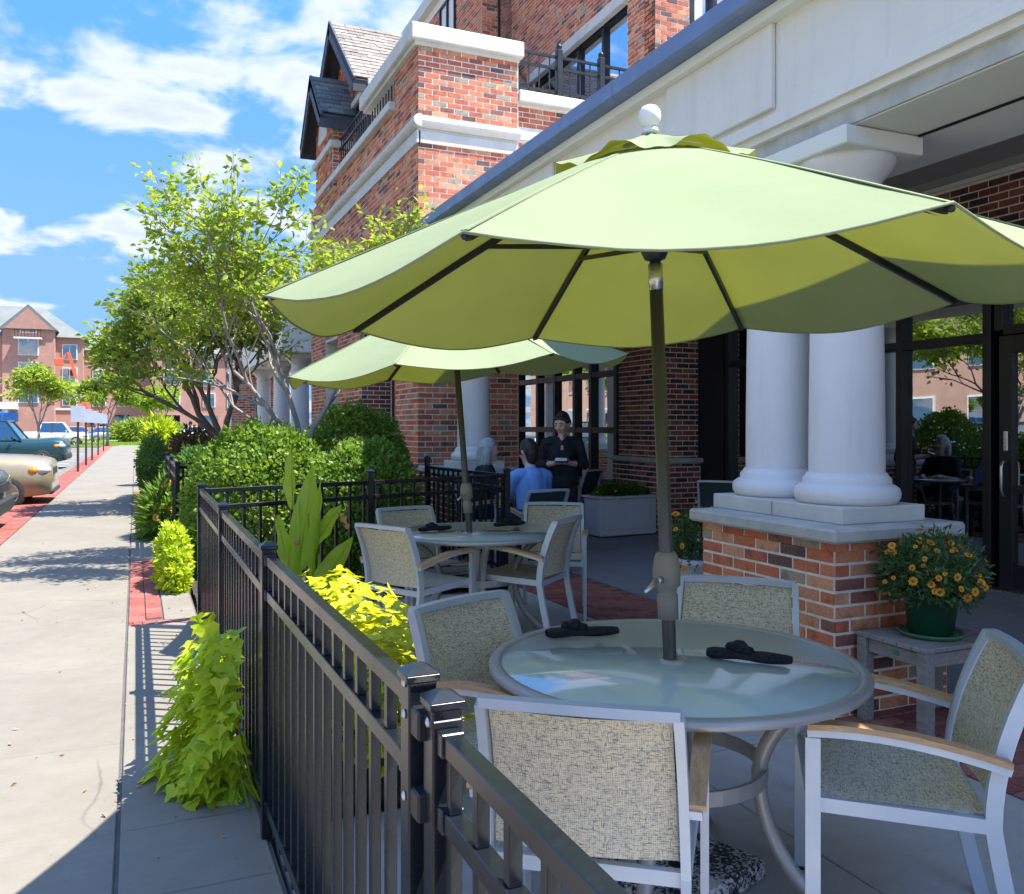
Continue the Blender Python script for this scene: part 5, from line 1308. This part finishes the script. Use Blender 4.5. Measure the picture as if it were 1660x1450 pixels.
# --- hanging orange flowers behind the near pier
pb = thing('flower_planter', 'orange flowers spilling from a planter behind the left end of the near pier', 'potted plant', (3.55, 4.95, 0))
MB().lathe([(.001, 0), (.13, 0), (.17, .55), (.19, .56), (.19, .60), (.16, .60), (.15, .5), (.001, .5)], 28, cap=False).build('pot', M['planter_white'], pb)
C, D = shell_pts(1500, (0, 0, .70), (.24, .24, .22), 63, .3, -.7); leaf_cloud('foliage', C, D+np.random.default_rng(7).normal(size=D.shape)*.8, np.random.default_rng(8).uniform(.03, .055, len(C)), M['leaf_flower'], pb)
flowers(pb, 46, (0, 0, .70), (.26, .26, .24), .026, 64, -.8)
# --- signs hung inside the glass, tables in the dining room
M['orange_sign'] = mat('orange_sign', (.62, .33, .02), .6, var=.12, scale=3)
for (y_, z, w, h, lb) in ((6.12, 2.17, .42, .19, 'yellow paper sign inside the storefront glass left of the door'), (9.0, 2.06, .42, .15, 'orange paper sign inside the glass beside the shaft of the far column'), (11.9, 2.16, .6, .18, 'orange paper sign in the recess window by the back pier')):
    s_ = MB().bev((GX+.14, y_, z), (.008, w, h), .002).build('window_sign', M['orange_sign'], None, label=lb, cat='sign', group='orange paper signs in the windows')
M['blue_grey'] = mat('blue_grey_vinyl', (.10, .16, .22), .6)
for i, (x, y_, lb) in enumerate(((8.5, 6.2, 'dining table inside, seen through the glass left of the door'), (8.6, 8.6, 'dining table inside, seen past the far column'), (8.7, 4.4, 'dining table inside, seen through the door'))):
    t = thing('dining_table', lb, 'table', (x, y_, 0), 0, 'dining tables inside')
    MB().bev((0, 0, .74), (.8, .8, .035), .006).build('table_top', M['teak'], t); MB().lathe([(.25, 0), (.25, .02), (.04, .04), (.04, .72), (.15, .722)], 20).build('pedestal', M['black_metal'], t)
    for k, sg in enumerate((-1, 1)):
        b = thing('dining_chair', lb.replace('dining table', ('nearer' if sg < 0 else 'farther')+' dining chair at the table'), 'chair', (x+.05, y_+sg*.62, 0), 0, 'dining chairs inside')
        MB().bev((0, 0, .45), (.42, .42, .05), .012).build('seat', M['blue_grey'], b); MB().bev((0, sg*.2, .75), (.40, .04, .42), .012).build('backrest', M['blue_grey'], b)
        for xx in (-.18, .18):
            for q in (-.18, .18): MB().box((xx, q, .21), (.03, .03, .42)).build('leg', M['black_metal'], b)
# ------------------------------------------------------------------ vehicles (front towards local +x)
def paint(name, col, metal=.35):
    t = NT(name); n = t.noise(t.world(), 1.5, 4); d = t.noise(t.world(), 35, 4)
    c = t.mix(t.maprange(n, .3, .7), c4(col, .94), c4(col, 1.05)); r = t.maprange(d, .4, .7, .28, .42)
    return t.done(t.pbr(c, r, metal, None, .5, Coat_Weight=.7, Coat_Roughness=.05))
M['car_gold'] = paint('car_paint_gold', (.34, .28, .17)); M['car_green'] = paint('car_paint_dark_green', (.012, .055, .062)); M['car_dark'] = paint('car_paint_charcoal', (.03, .042, .05)); M['car_white'] = paint('car_paint_white', (.70, .71, .72), .0); M['car_silver'] = paint('car_paint_silver', (.50, .52, .54), .6); M['car_navy'] = paint('car_paint_navy', (.02, .03, .06))
M['car_glass'] = glass_mat('car_glass', (.16, .20, .20, 1), .25)
M['tyre'] = mat('tyre_rubber', (.022, .022, .024), .85, var=.2, scale=15); M['rim'] = mat('wheel_rim_silver', (.58, .58, .58), .3, .8, var=.05); M['plastic'] = mat('black_trim_plastic', (.022, .024, .026), .6)
M['amber'] = mat('amber_lens', (.75, .25, .01), .2); M['lamp'] = mat('headlamp_lens', (.65, .68, .70), .12); M['red_lens'] = mat('red_lens', (.5, .015, .01), .2)
def make_wheel(parent, x, y_, r, w):
    wh = link('wheel', None, parent, loc=(x, y_, r)); s = 1 if y_ > 0 else -1; R = Matrix.Rotation(-s*math.pi/2, 3, 'X')
    MB().lathe([(r*.64, -w/2), (r*.90, -w/2), (r*.97, -w*.40), (r, -w*.25), (r, w*.25), (r*.97, w*.40), (r*.90, w/2), (r*.64, w/2)], 30, R=R, cap=False).build('tyre', M['tyre'], wh)
    mb = MB(); mb.lathe([(r*.66, w*.30), (r*.66, w*.47), (r*.60, w*.48), (r*.57, w*.35), (r*.57, -w*.3)], 30, R=R, cap=False)
    for k in range(5):
        for dv in (-.10, .10):
            a = k*2*math.pi/5+dv; mb.tube([R @ Vector((math.cos(a)*r*.14, math.sin(a)*r*.14, w*.42)), R @ Vector((math.cos(a-dv*.3)*r*.60, math.sin(a-dv*.3)*r*.60, w*.40))], 0, sq=(r*.10, w*.10))
    mb.lathe([(.001, w*.44), (r*.15, w*.44), (r*.17, w*.36)], 16, R=R, cap=False); mb.build('rim', M['rim'], wh)
    MB().lathe([(.001, w*.1), (r*.57, w*.1)], 24, R=R, cap=False).build('brake_disc', M['plastic'], wh)
def vehicle(name, label, loc, rz, body_m, prof, roof, W, wheels, wr, cat='car', trim=.0, group='parked cars', box=None):
    """prof: (x, z_low, z_deck, half_width) stations rear to front; roof: (x0, x1, x2, x3, z) glasshouse base/top outline"""
    t = thing(name, label, cat, loc, rz, group)
    mb = MB(); ns = 14; rings = []
    for (x, zl, zd, hw) in prof:
        ring = []
        for k in range(ns):
            u = k/(ns-1)           # from lower left round over the deck to lower right
            a = math.pi*(1-u); cx, cz = math.cos(a), math.sin(a)
            e = .24; px = math.copysign(abs(cx)**e, cx)*hw*(1-.05*max(0, cz)); pz = zl+(zd-zl)*abs(cz)**.42
            ring.append((x, px, pz))
        rings.append(ring)
    vs = [p for r in rings for p in r]; fs = []
    for i in range(len(rings)-1):
        for k in range(ns-1): fs.append((i*ns+k, i*ns+k+1, (i+1)*ns+k+1, (i+1)*ns+k))
        fs.append((i*ns+ns-1, i*ns, (i+1)*ns, (i+1)*ns+ns-1))
    fs += [tuple(range(ns)), tuple((len(rings)-1)*ns+k for k in range(ns))[::-1]]
    mb.smooth = True; mb.add(vs, fs); mb.smooth = False
    me = mb.mesh('body', [body_m, M['plastic']])
    bod = link('body', me, t)
    # wheel wells cut with a boolean so that the arches are real openings
    cut = MB()
    for x in wheels:
        for s in (-1, 1): cut.lathe([(wr*1.16, -.30), (wr*1.16, .30)], 28, (x, s*W*.95, wr), R=Matrix.Rotation(math.pi/2, 3, 'X'))
    co = cut.build('tmp_cut', M['plastic']); md = bod.modifiers.new('b', 'BOOLEAN'); md.object = co; md.operation = 'DIFFERENCE'; md.solver = 'EXACT'
    dg = bpy.context.evaluated_depsgraph_get(); me2 = bpy.data.meshes.new_from_object(bod.evaluated_get(dg)); bod.modifiers.clear(); bod.data = me2; bpy.data.objects.remove(co)
    x0, x1, x2, x3, zr, zb = roof; hw = W*.90; ht = W*.74
    # glasshouse: roof panel, pillars and panes
    mb = MB(); mb.bev(((x1+x2)/2, 0, zr-.03), (x2-x1+.10, ht*2+.06, .07), .03); mb.build('roof', body_m, t)
    for s in (-1, 1):
        for (xa, xb) in ((x0, x1), (x3, x2)):
            mb = MB().tube([(xa, s*hw, zb-.02), (xb, s*ht, zr-.04)], 0, sq=(.07, .06)); mb.build('pillar', body_m, t)
        xm = (x1+x2)/2; mb = MB().tube([(xm, s*hw, zb-.02), (xm-.02, s*ht, zr-.04)], 0, sq=(.07, .05)); mb.build('pillar', M['plastic'], t)
        for (a, b, c, d) in ((x0, xm, x1, xm), (xm, x3, xm, x2)):
            o = MB(); o.add([(a+.03, s*(hw-.01), zb-.02), (b-.03, s*(hw-.01), zb-.02), (d-.02, s*(ht-.01), zr-.06), (c+.02, s*(ht-.01), zr-.06)], [(0, 1, 2, 3)]); o.build('side_window', M['car_glass'], t)
        MB().bev((x3-.25, s*(W+.07), zb+.07), (.10, .16, .12), .03).build('mirror', body_m, t)
        MB().bev((x3-1.0, s*(W+.002), zb-.12), (.18, .03, .035), .008).build('door_handle', M['plastic'], t)
    for (xa, xb, nm) in ((x3, x2, 'windscreen'), (x0, x1, 'rear_window')):
        o = MB(); o.add([(xa, -hw+.02, zb-.01), (xa, hw-.02, zb-.01), (xb, ht-.02, zr-.05), (xb, -ht+.02, zr-.05)], [(0, 1, 2, 3)]); o.build(nm, M['car_glass'], t)
    for x in wheels:
        for s in (-1, 1): make_wheel(t, x, s*(W-.12), wr, .23)
    xf, zl, zd, hwf = prof[-1]; xf -= .02
    for s in (-1, 1):
        MB().ball((xf-.12, s*(W-.135), zl+(zd-zl)*.80), .12, 14, (1.15, .95, .7)).build('headlight', M['lamp'], t)
        MB().ball((xf-.29, s*(W-.045), zl+(zd-zl)*.78), .055, 10, (1.5, .6, 1.1)).build('turn_signal', M['amber'], t)
        MB().bev((prof[0][0]+.0, s*prof[0][3]*.86, .95), (.06, .2, .24), .02).build('tail_light', M['red_lens'], t)
    MB().bev((xf, 0, zl+(zd-zl)*.72), (.06, hwf*1.1, .16), .02).build('grille', M['plastic'], t)
    if not trim:
        MB().bev((xf-.07, 0, zl+.10), (.20, (W-.10)*2, .24), .07).build('bumper', body_m, t); MB().bev((xf-.02, 0, zl+.0), (.16, (W-.14)*2, .10), .03).build('air_dam', M['plastic'], t)
    if trim:
        MB().bev((xf-.02, 0, zl+.12), (.16, hwf*2.05, .22), .04).build('bumper', M['plastic'], t)
        MB().bev((prof[0][0], 0, zl+.14), (.14, hwf*1.95, .22), .04).build('bumper', M['plastic'], t)
    return t
suv = [(-2.25, .42, .95, .80), (-2.18, .30, 1.02, .86), (-1.2, .26, 1.08, .91), (0, .26, 1.08, .92), (.75, .26, 1.08, .92), (1.2, .26, 1.06, .92), (1.75, .27, 1.03, .91), (2.02, .29, .99, .89), (2.15, .31, .95, .87), (2.20, .35, .88, .83)]
Z0 = -.12
vehicle('parked_car', 'gold suv nosed up to the kerb at the left edge, silver wheel in view', (-3.68, 19.6, Z0), 0, M['car_gold'], suv, (-2.15, -1.75, .15, .95, 1.72, 1.02), .92, (-1.35, 1.45), .335)
vehicle('parked_car', 'dark green suv with black bumper parked beyond the gold one', (-4.55, 37.2, Z0), math.radians(-3), M['car_green'], [(x, a, b*1.05 if i < 6 else b*1.14, c) for i, (x, a, b, c) in enumerate(suv)], (-2.15, -2.0, .25, .75, 1.80, 1.09), .92, (-1.35, 1.42), .36, trim=1)
vehicle('parked_car', 'charcoal car with only its dark bumper showing at the left edge', (-3.93, 14.35, Z0), 0, M['car_dark'], suv, (-2.15, -1.75, .15, .95, 1.70, 1.02), .92, (-1.35, 1.35), .335, trim=1)
pick = [(-2.8, .50, 1.05, .88), (-2.75, .42, 1.12, .94), (-1.0, .40, 1.14, .96), (.5, .40, 1.14, .96), (1.4, .40, 1.12, .96), (2.3, .42, 1.06, .93), (2.65, .48, .90, .86)]
vehicle('pickup_truck', 'white pickup truck parked across beyond the parking row', (-6.0, 76, Z0), 0, M['car_white'], pick, (-.75, -.60, .85, 1.35, 1.86, 1.12), .96, (-1.75, 1.75), .39, 'truck')
vehicle('parked_car', 'pale silver car parked behind the sign posts far away', (-2.2, 92, Z0), math.radians(8), M['car_silver'], suv, (-2.0, -1.3, .1, 1.0, 1.48, .98), .92, (-1.35, 1.4), .33)
vehicle('parked_car', 'pale car far away at the end of the planting bed', (4.3, 74, Z0), math.radians(-90), M['car_white'], suv, (-2.0, -1.3, .1, 1.0, 1.55, .98), .92, (-1.35, 1.4), .33)
vehicle('parked_car', 'teal and white car far off behind the pickup truck', (-5.0, 98, Z0), 0, M['car_silver'], suv, (-2.0, -1.3, .1, 1.0, 1.5, .98), .92, (-1.35, 1.4), .33)
vehicle('parked_car', 'navy suv across the lot mirrored in the storefront', (-7.6, 24, Z0), math.radians(180), M['car_navy'], suv, (-2.15, -1.75, .15, .95, 1.72, 1.02), .92, (-1.35, 1.45), .335, group='cars mirrored in the glass')
vehicle('parked_car', 'silver car across the lot mirrored in the recess window', (-7.4, 31, Z0), math.radians(180), M['car_silver'], suv, (-2.0, -1.3, .1, 1.0, 1.5, .98), .92, (-1.35, 1.4), .33, group='cars mirrored in the glass')

# ------------------------------------------------------------------ sign posts along the kerb
M['post_brown'] = mat('brown_post', (.05, .022, .025), .6); M['sign_grey'] = mat('pale_blue_grey_sign', (.40, .46, .54), .5, var=.1, scale=4)
ords = ['nearest', 'second', 'third', 'fourth', 'farthest']
for i, yy in enumerate((31.5, 36.5, 41.5, 48, 56)):
    t = thing('sign_post', '%s of the brown sign posts in a row along the kerb' % ords[i], 'sign', (-1.72, yy, 0), 0, 'parking sign posts')
    MB().bev((0, 0, 1.05), (.07, .07, 2.1), .006).build('post', M['post_brown'], t); MB().bev((-.0, -.045, 1.86), (.42, .02, .50), .004).build('sign_board', M['sign_grey'], t)

# ------------------------------------------------------------------ far buildings
M['far_brick'] = mat('far_brick', (.47, .25, .19), .9, var=.12, scale=.8, fine=.25, bscale=4); M['far_roof'] = mat('far_slate_roof', (.17, .185, .17), .85, var=.12, scale=.6, fine=.15, bscale=3)
M['far_glass'] = glass_mat('far_glass', (.2, .25, .3, 1), .35); M['far_white'] = mat('far_white_trim', (.68, .68, .66), .7)
def far_window(parent, x, y_, z, w, h, arch=False):
    f = MB().b2((x-w/2-.12, y_-.12, z-.12), (x+w/2+.12, y_+.05, z+h+.12)).build('window', M['far_white'], parent)
    for a, b in ((x-w/2, x-.04), (x+.04, x+w/2)): MB().b2((a, y_-.16, z), (b, y_-.125, z+h)).build('pane', M['far_glass'], f)
fb = thing('brick_apartment_building', 'distant four storey brick building with slate roofs and a gabled bay', 'building', (0, 0, 0))
D0 = 124.0
def fbox(a, b, nm='wall', m=None): return MB().b2(a, b).build(nm, m or M['far_brick'], fb)
def hip(x0, x1, y0, y1, z0, z1, inset, nm='roof'):
    mb = MB(); i = inset
    mb.add([(x0-.5, y0-.5, z0), (x1+.5, y0-.5, z0), (x1+.5, y1, z0), (x0-.5, y1, z0), (x0+i, y0+i, z1), (x1-i, y0+i, z1), (x1-i, y1, z1), (x0+i, y1, z1)], [(0, 1, 5, 4), (1, 2, 6, 5), (2, 3, 7, 6), (3, 0, 4, 7), (4, 5, 6, 7), (3, 2, 1, 0)])
    mb.build(nm, M['far_roof'], fb)
fbox((-40, D0, -.2), (-6.2, D0+14, 13.6)); hip(-40, -6.2, D0, D0+14, 13.6, 18.2, 5)
fbox((-14.9, D0-2.2, -.2), (-9.3, D0-.02, 14.6), 'gabled_bay')
MB().prism([(-15.3, 14.3), (-8.9, 14.3), (-12.1, 17.6)], 7, 'y', D0-2.6).build('gable_roof', M['far_roof'], fb)
MB().prism([(-14.7, 14.35), (-9.5, 14.35), (-12.1, 17.1)], .1, 'y', D0-2.72).build('gable_face', M['far_brick'], fb)
fbox((-6.19, D0+3, -.2), (16, D0+16, 12.2)); hip(-6.19, 16, D0+3, D0+16, 12.2, 16.0, 4)
fbox((1.8, D0-.5, -.2), (7.0, D0+2.98, 14.6), 'tower')
for z in (4.4, 7.5, 10.7):
    for x in (-18.0, -7.7, -25, -31): far_window(fb, x, D0, z, 1.5, 1.9)
    far_window(fb, -12.1, D0-2.2, z+.3, 2.0, 2.1)
    for x in (-4.4, -1.4, 9.3, 12.5): far_window(fb, x, D0+3, z, 1.4, 1.9)
    far_window(fb, 4.4, D0-.5, z, 1.8, 2.0)
far_window(fb, -12.1, D0-2.2, 14.0, 1.6, 1.3)
MB().b2((-13.6, D0-3.3, 13.0), (-10.6, D0-2.22, 13.2)).build('balcony_floor', M['far_white'], fb)
for k in range(9): MB().b2((-13.5+k*.35, D0-3.25, 13.2), (-13.44+k*.35, D0-3.19, 14.1)).build('baluster', M['black_metal'], fb)
MB().b2((-13.6, D0-3.3, 14.1), (-10.6, D0-3.2, 14.2)).build('balcony_rail', M['black_metal'], fb)
for z in (3.7, 7.0): MB().b2((-40, D0-.15, z), (-6.1, D0-.001, z+.25)).build('stone_band', M['far_white'], fb)
for x in (-4.5, -1.5, 4.4, 9.5, 12.5): 
    q = MB().b2((x-1.0, D0+2.8 if x != 4.4 else D0-.7, -.1), (x+1.0, D0+2.99 if x != 4.4 else D0-.51, 3.1)).build('shopfront', M['far_glass'], fb)
MB().b2((-40, D0-6, 3.7), (-13.2, D0-.16, 4.6)).build('canopy_roof', M['far_white'], fb)
for x in (-38, -30, -22, -14.2): MB().b2((x-.3, D0-5.8, -.1), (x+.3, D0-5.2, 3.69)).build('canopy_post', M['far_white'], fb)
fb.scale = (1, 1, .93)
# long brick building across the lot (mirrored in the storefront)
cb_ = thing('brick_row_building', 'pinkish brick building across the lot mirrored in the storefront glass', 'building', (0, 0, 0))
M['pink_brick'] = mat('pinkish_brick', (.50, .30, .22), .9, var=.1, scale=.8, fine=.2, bscale=5)
MB().b2((-48, 2, -.2), (-36, 110, 9.5)).build('wall', M['pink_brick'], cb_); MB().b2((-48.5, 1.5, 9.5), (-35.5, 110.5, 10.0)).build('parapet', M['far_white'], cb_)
for k in range(22):
    for z in (1.2, 5.4):
        f = MB().b2((-36.05, 5+k*4.8, z), (-35.9, 7.2+k*4.8, z+2.3)).build('window', M['far_white'], cb_); MB().b2((-35.89, 5.12+k*4.8, z+.12), (-35.86, 7.08+k*4.8, z+2.18)).build('pane', M['far_glass'], f)
# orange boom lift working at the far building
M['lift_orange'] = mat('lift_orange_paint', (.72, .13, .05), .5); M['lift_cream'] = mat('lift_cream_paint', (.60, .52, .38), .5)
bl = thing('boom_lift', 'orange boom lift raised against the far brick building', 'lift', (-4.2, 112.5, -.1))
MB().bev((0, 0, .9), (3.6, 2.2, .9), .1).build('chassis', M['lift_orange'], bl)
for x in (-1.2, 1.2):
    for yy in (-1.0, 1.0): MB().lathe([(.001, -.2), (.5, -.2), (.5, .2), (.001, .2)], 20, (x, yy, .5), R=Matrix.Rotation(math.pi/2, 3, 'X'), cap=False).build('tyre', M['tyre'], bl)
MB().tube([(.2, 0, 1.4), (-1.6, 0, 4.7)], 0, sq=(.34, .34)).build('lower_boom', M['lift_orange'], bl)
MB().tube([(-1.55, 0, 4.5), (-2.2, 0, 7.3)], 0, sq=(.30, .30)).build('boom', M['lift_cream'], bl)
MB().tube([(-2.15, 0, 7.1), (-2.9, 0, 10.0)], 0, sq=(.36, .36)).build('boom_tip', M['lift_orange'], bl)
MB().tube([(-2.9, 0, 10.0), (-3.7, 0, 9.2)], 0, sq=(.25, .25)).build('jib', M['lift_orange'], bl)
MB().bev((-3.9, 0, 8.9), (.9, .7, .8), .04).build('basket', M['lift_orange'], bl)
# blue bin cluster by the lot
M['bin_blue'] = mat('blue_paint', (.05, .20, .55), .5)
bx_ = thing('utility_box', 'blue and white utility cabinet behind the green suv', 'cabinet', (-7.6, 62.8, -.12))
MB().bev((0, 0, .9), (1.3, 1.0, 1.8), .04).build('cabinet', M['far_white'], bx_); MB().bev((.0, 0, 2.15), (1.5, 1.1, .65), .05).build('hood', M['bin_blue'], bx_)
